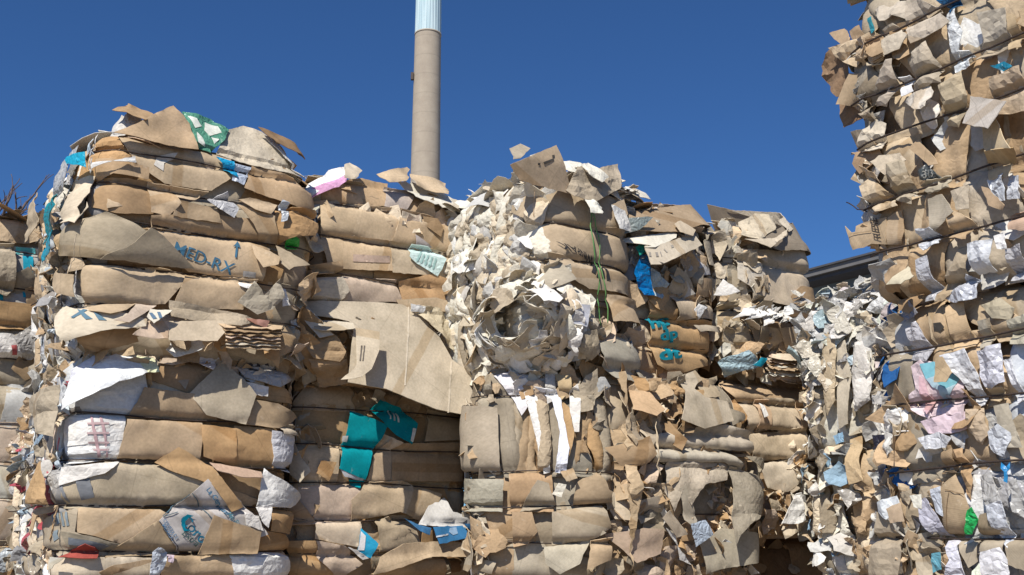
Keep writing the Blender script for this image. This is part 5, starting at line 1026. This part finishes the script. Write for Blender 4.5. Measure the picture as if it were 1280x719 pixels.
Q([(1140, 186), (1152, 176), (1170, 196), (1176, 206), (1164, 208)], K1, l=.08); Q([(1092, 204), (1104, 196), (1128, 192), (1134, 200), (1110, 220)], (0.58, .48, .37), 'soft', l=[.1, .06, .06, .1, .12]); Q([(1112, 206), (1132, 198), (1144, 230), (1142, 256), (1120, 250)], (0.48, .40, .30), 'soft', l=.09, pillow=.03, vstretch=.4); Q([(1078, 234), (1090, 222), (1104, 234), (1126, 258), (1100, 266), (1084, 250)], (0.58, .45, .31), 'soft', l=[.0, .02, .08, .08, .08, .03], wr=.02)
Q([(1152, 214), (1160, 206), (1180, 224), (1176, 226), (1154, 226)], (0.08, .09, .09), 'film', l=.08, name='plastic_sheet', label='black printed strip'); b.text('313', (1154, 223), (1168, 221), .035, (0.3, .3, .28), bold=.01, off=.006)
Q([(1148, 232), (1160, 226), (1188, 220), (1192, 236), (1164, 244)], (0.44, .38, .29), 'soft', l=.1, pillow=.02); Q([(1164, 250), (1182, 244), (1197, 266), (1168, 292), (1165, 270)], (0.42, .365, .29), l=[.08, .08, .12, .12, .08]); Q([(1188, 272), (1196, 264), (1218, 276), (1212, 300), (1190, 298)], (0.60, .43, .27), l=.1); Q([(1192, 240), (1214, 232), (1216, 262), (1200, 264)], (0.5, .41, .31), 'soft', l=.09)
Q([(1236, 226), (1258, 218), (1260, 252), (1246, 252)], (0.60, .63, .68), 'film', l=.09, name='plastic_sheet'); Q([(1262, 222), (1276, 220), (1280, 250), (1262, 250)], (0.60, .63, .68), 'film', l=.09, name='plastic_sheet'); Q([(1230, 234), (1238, 236), (1260, 258), (1256, 264), (1240, 258)], (0.55, .38, .24), l=.11); Q([(1262, 270), (1290, 262), (1290, 290), (1264, 288)], (0.58, .38, .27), l=.08)
Q([(1150, 288), (1168, 286), (1176, 304), (1158, 314), (1152, 306)], (0.62, .64, .68), 'film', l=.1, crump=.03, name='plastic_sheet', label='silver crinkled film'); Q([(1214, 306), (1246, 300), (1248, 340), (1224, 344)], (0.74, .75, .78), 'paper', l=.09, name='paper_sheet'); Q([(1246, 296), (1258, 292), (1262, 312), (1250, 312)], (0.8, .8, .8), 'paper', l=.1, name='paper_sheet')
Q([(1176, 370), (1190, 330), (1196, 310), (1212, 304), (1210, 345), (1184, 378), (1174, 378)], (0.50, .40, .29), 'soft', l=.09, label='long beige folded sheet'); Q([(1184, 374), (1210, 344), (1228, 355), (1228, 374), (1200, 380)], (0.58, .59, .64), 'film', l=.1, crump=.03, name='plastic_sheet'); Q([(1148, 326), (1162, 320), (1172, 350), (1174, 376), (1160, 378), (1152, 350)], (0.56, .56, .59), 'film', l=.09, name='plastic_sheet', vstretch=.3)
Q([(1110, 344), (1124, 332), (1140, 332), (1130, 346), (1112, 356)], (0.50, .34, .2), l=[.05, .06, .08, .12, .1]); Q([(1112, 357), (1140, 334), (1148, 346), (1130, 356)], (0.64, .56, .41), l=[.14, .1, .14, .18]); Q([(1112, 356), (1132, 356), (1128, 366), (1114, 366)], K3, l=.06); Q([(1260, 312), (1280, 306), (1290, 350), (1266, 352)], (0.60, .61, .65), 'film', l=.09, name='plastic_sheet', vstretch=.3)
Q([(1126, 375), (1150, 366), (1158, 376), (1140, 392), (1128, 388)], K3, l=.08); Q([(1130, 380), (1140, 376), (1152, 392), (1132, 404)], (0.3, .3, .33), 'film', l=.08, name='plastic_sheet')
b.flat = False
b.fringe(0, 1.2, .0, 1.4, 90, [GT, K1, LG, K2, WH], out=(0, .06)); b.crumple(-.05, .1, 0.1, 1.35, 60, [GT, K1, K2, LG], .06, .15, out=(-.02, .07), mats=('soft', 'card', 'film')); b.top(60, [GT, K1, GY, LG], q1=1.3, tilt=.4); b.wires(r=.005, off=.03, q0=.03)
pts = [b.inv @ b.P(0.02, z, .08, 0)[0] for z in (.42,)]
b.flat = True; wp = []
for x_, y_ in ((1084, 265), (1078, 262), (1072, 262), (1066, 257), (1061, 254), (1058, 253)): q, z = b.un(x_, y_, .1, 'F'); wp.append(b.inv @ b.P(q, z, .05, 1)[0])
b.flat = False; tube(wp, .003, 'wire', 'tie_wire', b.root, label='loose end of wire curling past the corner'); b.finish()

h2 = Bale(1109, 5.12, 146, 1.5, 1.3, 1.32, 2.60, [2.38, 2.14, 1.86, 1.56], 'bale with a pink and blue dyed cloth and silvery film at the right edge', 82, amp=.04, barrel=.05)
b = h2; P = b.panel; b.core(); b.folds(-.04, 1.05, [LG, GT, K1, (0.60, .63, .68), K2, GY], .11, .25, own=True, mats=('film', 'film', 'soft', 'soft', 'card'), pil=.02, slant=.1)
b.folds(1.0, 1.5, [GT, K1, LG], .1, .2, own=False, mats=('soft', 'film'), pil=.045)
b.flat = True
Q([(1160, 388), (1186, 382), (1192, 440), (1172, 446)], (0.48, .36, .23), l=.08); Q([(1184, 382), (1206, 378), (1220, 432), (1192, 440)], (0.60, .43, .26), l=.09); b.mark([(1167, 404), (1176, 403), (1181, 409), (1176, 415), (1168, 413)], (0.05, .045, .04))
Q([(1135, 412), (1150, 402), (1168, 440), (1160, 452), (1140, 450)], (0.54, .54, .58), 'film', l=.1, crump=.02, name='plastic_sheet', label='silver foil like film'); Q([(1222, 402), (1240, 398), (1240, 432), (1226, 436)], (0.5, .43, .34), 'soft', l=.08); Q([(1226, 382), (1250, 372), (1268, 385), (1262, 400), (1240, 398)], (0.5, .42, .3), 'soft', l=.08); Q([(1256, 400), (1284, 392), (1290, 430), (1262, 430)], (0.46, .41, .32), 'soft', l=.09, wr=.02)
Q([(1139, 458), (1152, 450), (1172, 452), (1184, 464), (1203, 470), (1210, 500), (1206, 520), (1178, 518), (1160, 522), (1148, 500)], (0.72, .56, .62), 'soft', l=.1, wr=.02, vstretch=.4, name='cloth', label='pink and blue dyed cloth', va=.02, folds=0, crump=0, h=.02)
for m_ in ([(1150, 455), (1168, 452), (1170, 470), (1158, 474)], [(1168, 452), (1184, 464), (1202, 471), (1196, 480), (1182, 486), (1172, 478)]): b.mark(m_, (0.22, .52, .62), h=.02)
for m_ in ([(1158, 474), (1170, 470), (1174, 488), (1166, 484)], [(1172, 478), (1182, 486), (1196, 480), (1188, 494), (1180, 506), (1176, 494)]): b.mark(m_, (0.50, .68, .78), h=.02)
Q([(1131, 508), (1140, 490), (1150, 486), (1164, 520), (1160, 524)], (0.74, .64, .69), 'soft', l=.11, name='cloth', va=.02, vstretch=.4); Q([(1150, 470), (1156, 474), (1166, 508), (1160, 518), (1152, 500)], (0.66, .42, .50), 'soft', l=.115, name='cloth', va=.02); Q([(1150, 527), (1176, 520), (1212, 514), (1210, 536), (1190, 542), (1162, 542)], (0.72, .58, .64), 'soft', l=.1, wr=.02, name='cloth', va=.02, label='pink cloth below the wire')
Q([(1172, 448), (1180, 446), (1192, 466), (1184, 478), (1169, 478)], (0.52, .38, .23), l=.14)
Q([(1182, 446), (1210, 436), (1226, 470), (1232, 506), (1222, 510), (1206, 480)], (0.70, .73, .78), 'film', l=.09, wr=.02, name='plastic_sheet'); Q([(1226, 440), (1256, 430), (1262, 478), (1236, 490), (1228, 470)], (0.62, .62, .68), 'film', l=.09, crump=.025, name='plastic_sheet', label='crinkled grey film'); Q([(1234, 486), (1252, 484), (1250, 502), (1238, 500)], (0.58, .42, .25), l=.11)
Q([(1254, 450), (1264, 448), (1280, 500), (1272, 505)], (0.7, .72, .78), 'film', l=.1, name='plastic_sheet'); Q([(1210, 512), (1230, 510), (1238, 540), (1228, 556), (1214, 540)], (0.48, .36, .25), 'soft', l=.09, pillow=.02); Q([(1246, 508), (1264, 504), (1282, 560), (1262, 560)], (0.50, .43, .34), 'soft', l=.08); Q([(1236, 540), (1250, 530), (1268, 544), (1256, 574), (1240, 562)], (0.60, .64, .70), 'film', l=.11, name='plastic_sheet', folds=0)
Q([(1150, 548), (1176, 540), (1196, 548), (1186, 560), (1160, 562)], (0.66, .66, .68), 'film', l=.09, crump=.02, name='plastic_sheet'); Q([(1178, 566), (1192, 560), (1196, 590), (1178, 592)], (0.42, .29, .17), l=.09); Q([(1192, 562), (1206, 560), (1220, 600), (1216, 626), (1206, 600)], (0.50, .32, .17), 'soft', l=.1, pillow=.02)
Q([(1180, 606), (1196, 593), (1206, 612), (1216, 640), (1208, 668), (1186, 668), (1180, 640)], (0.46, .32, .19), l=.1, pillow=.02, label='dark tan box side pressed flat'); line(b, (1182, 612), (1206, 618), .9, (0.25, .17, .1)); line(b, (1187, 615), (1186, 664), .9, (0.25, .17, .1))
Q([(1211, 638), (1216, 634), (1224, 650), (1218, 668), (1210, 668)], (0.02, .42, .10), 'film', l=.13, name='plastic_sheet', label='bright green plastic scrap'); Q([(1152, 625), (1160, 622), (1176, 650), (1190, 672), (1166, 668), (1154, 650)], (0.58, .58, .68), 'film', l=.1, name='plastic_sheet', folds=0); Q([(1164, 612), (1178, 608), (1182, 646), (1172, 640)], (0.68, .74, .84), 'film', l=.11, name='plastic_sheet')
Q([(1100, 628), (1124, 620), (1128, 632), (1114, 650), (1102, 640)], (0.7, .72, .74), 'paper', l=.1, name='paper_sheet'); Q([(1098, 640), (1118, 655), (1128, 690), (1130, 740), (1096, 740)], (0.40, .31, .22), 'soft', l=.09, label='worn brown sheet at the corner'); Q([(1112, 636), (1130, 628), (1134, 652), (1116, 654)], (0.60, .44, .30), l=.11); Q([(1138, 620), (1152, 618), (1154, 636), (1144, 634)], OW, 'paper', l=.12, name='paper_sheet')
for x_, y_ in ((1226, 596), (1240, 632), (1262, 604)): Q([(x_, y_), (x_+12+b.rnd.uniform(-4, 8), y_-6), (x_+22+b.rnd.uniform(0, 10), y_+30), (x_+26, y_+50+b.rnd.uniform(-6, 12)), (x_+8, y_+36)], b.rnd.choice([LG, (0.6, .62, .67), (0.66, .68, .73)]), 'film', l=.09, crump=.02, name='plastic_sheet')
Q([(1256, 578), (1262, 584), (1266, 578), (1266, 586), (1263, 590), (1264, 604), (1260, 602), (1260, 590), (1256, 586)], (0.02, .22, .50), 'film', l=.14, name='plastic_sheet', label='small blue ribbon scrap'); Q([(1228, 644), (1240, 640), (1262, 668), (1226, 670)], (0.40, .30, .2), l=.1)
Q([(1186, 676), (1200, 673), (1204, 700), (1214, 730), (1184, 740), (1192, 700)], (0.72, .72, .80), 'film', l=.11, wr=.02, name='plastic_sheet'); Q([(1200, 673), (1228, 672), (1226, 702), (1214, 710), (1204, 690)], (0.50, .42, .32), l=.09); Q([(1230, 690), (1252, 684), (1262, 700), (1272, 740), (1232, 740)], (0.76, .77, .82), 'film', l=.12, wr=.015, name='plastic_sheet', label='white cloth like film at the bottom edge'); Q([(1230, 674), (1258, 672), (1258, 690), (1230, 692)], (0.44, .36, .27), l=.09); Q([(1260, 676), (1290, 674), (1290, 716), (1264, 706)], (0.40, .32, .23), l=.09); Q([(1220, 714), (1228, 704), (1240, 740), (1220, 740)], (0.8, .82, .66), 'paper', l=.13, name='paper_sheet')
Q([(1170, 692), (1182, 690), (1184, 712), (1172, 716)], (0.15, .4, .5), 'film', l=.1, name='plastic_sheet')
b.flat = False
b.crumple(.05, .5, .05, .9, 45, [LG, WH, GT, K2, K3], .05, .14, out=(0, .08), mats=('film', 'soft', 'paper')); b.crumple(0, .3, .0, .5, 45, [GT, K2, K1, GY], .04, .12, out=(0, .09), mats=('soft', 'card')); b.fringe(0, 1.2, .0, 1.28, 60, [LG, WH, GT, K2], out=(0, .06), mats=('film', 'paper', 'soft')); b.crumple(-.1, .1, 0, 1.28, 80, [GT, K1, LG, BLUE, WH], .05, .13, out=(-.02, .07), mats=('soft', 'film', 'paper')); b.wires(r=.005, off=.03, q0=.03); b.finish()

# ---------------------------------------------------------------- the lowest tier
for (px, d, az, W, D, z1, lab, sd) in (
    (-130, 7.2, 55.6, 1.62, 1.0, 1.3, 'lowest bale of the far left stack, standing on the dirt', 91), (80, 6.24, 55.6, 1.31, 1.35, 1.32, 'lowest bale of the left stack, under the beer box bale', 92),
    (366, 7.25, 55.6, 1.36, 1.3, 1.32, 'lowest bale of the second stack, under the teal panel bale', 93), (592, 7.0, 92, .84, 1.4, 1.32, 'lowest bale of the middle stack, under the upright brown folds', 94),
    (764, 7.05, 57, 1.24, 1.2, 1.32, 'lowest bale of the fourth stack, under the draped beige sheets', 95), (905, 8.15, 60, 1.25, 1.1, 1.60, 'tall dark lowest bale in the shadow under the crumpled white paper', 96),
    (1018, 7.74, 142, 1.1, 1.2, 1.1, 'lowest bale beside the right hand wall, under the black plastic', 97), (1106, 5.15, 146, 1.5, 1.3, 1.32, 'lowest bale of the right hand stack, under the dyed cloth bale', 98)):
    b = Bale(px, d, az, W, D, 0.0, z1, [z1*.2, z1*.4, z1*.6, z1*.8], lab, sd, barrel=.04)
    b.core(K3 if sd == 96 else K4); b.rows(0, W, [K2, K3, K4, K2] if sd == 96 else KR, own=False, wmin=.3, wmax=.7); b.fringe(0, W, 0, z1, 40, KR); b.wires(); b.finish()  # the bale under the overhang has darker colours that paint in its shade
print('bales done', len(bpy.data.objects), sum(len(m.polygons) for m in bpy.data.meshes))
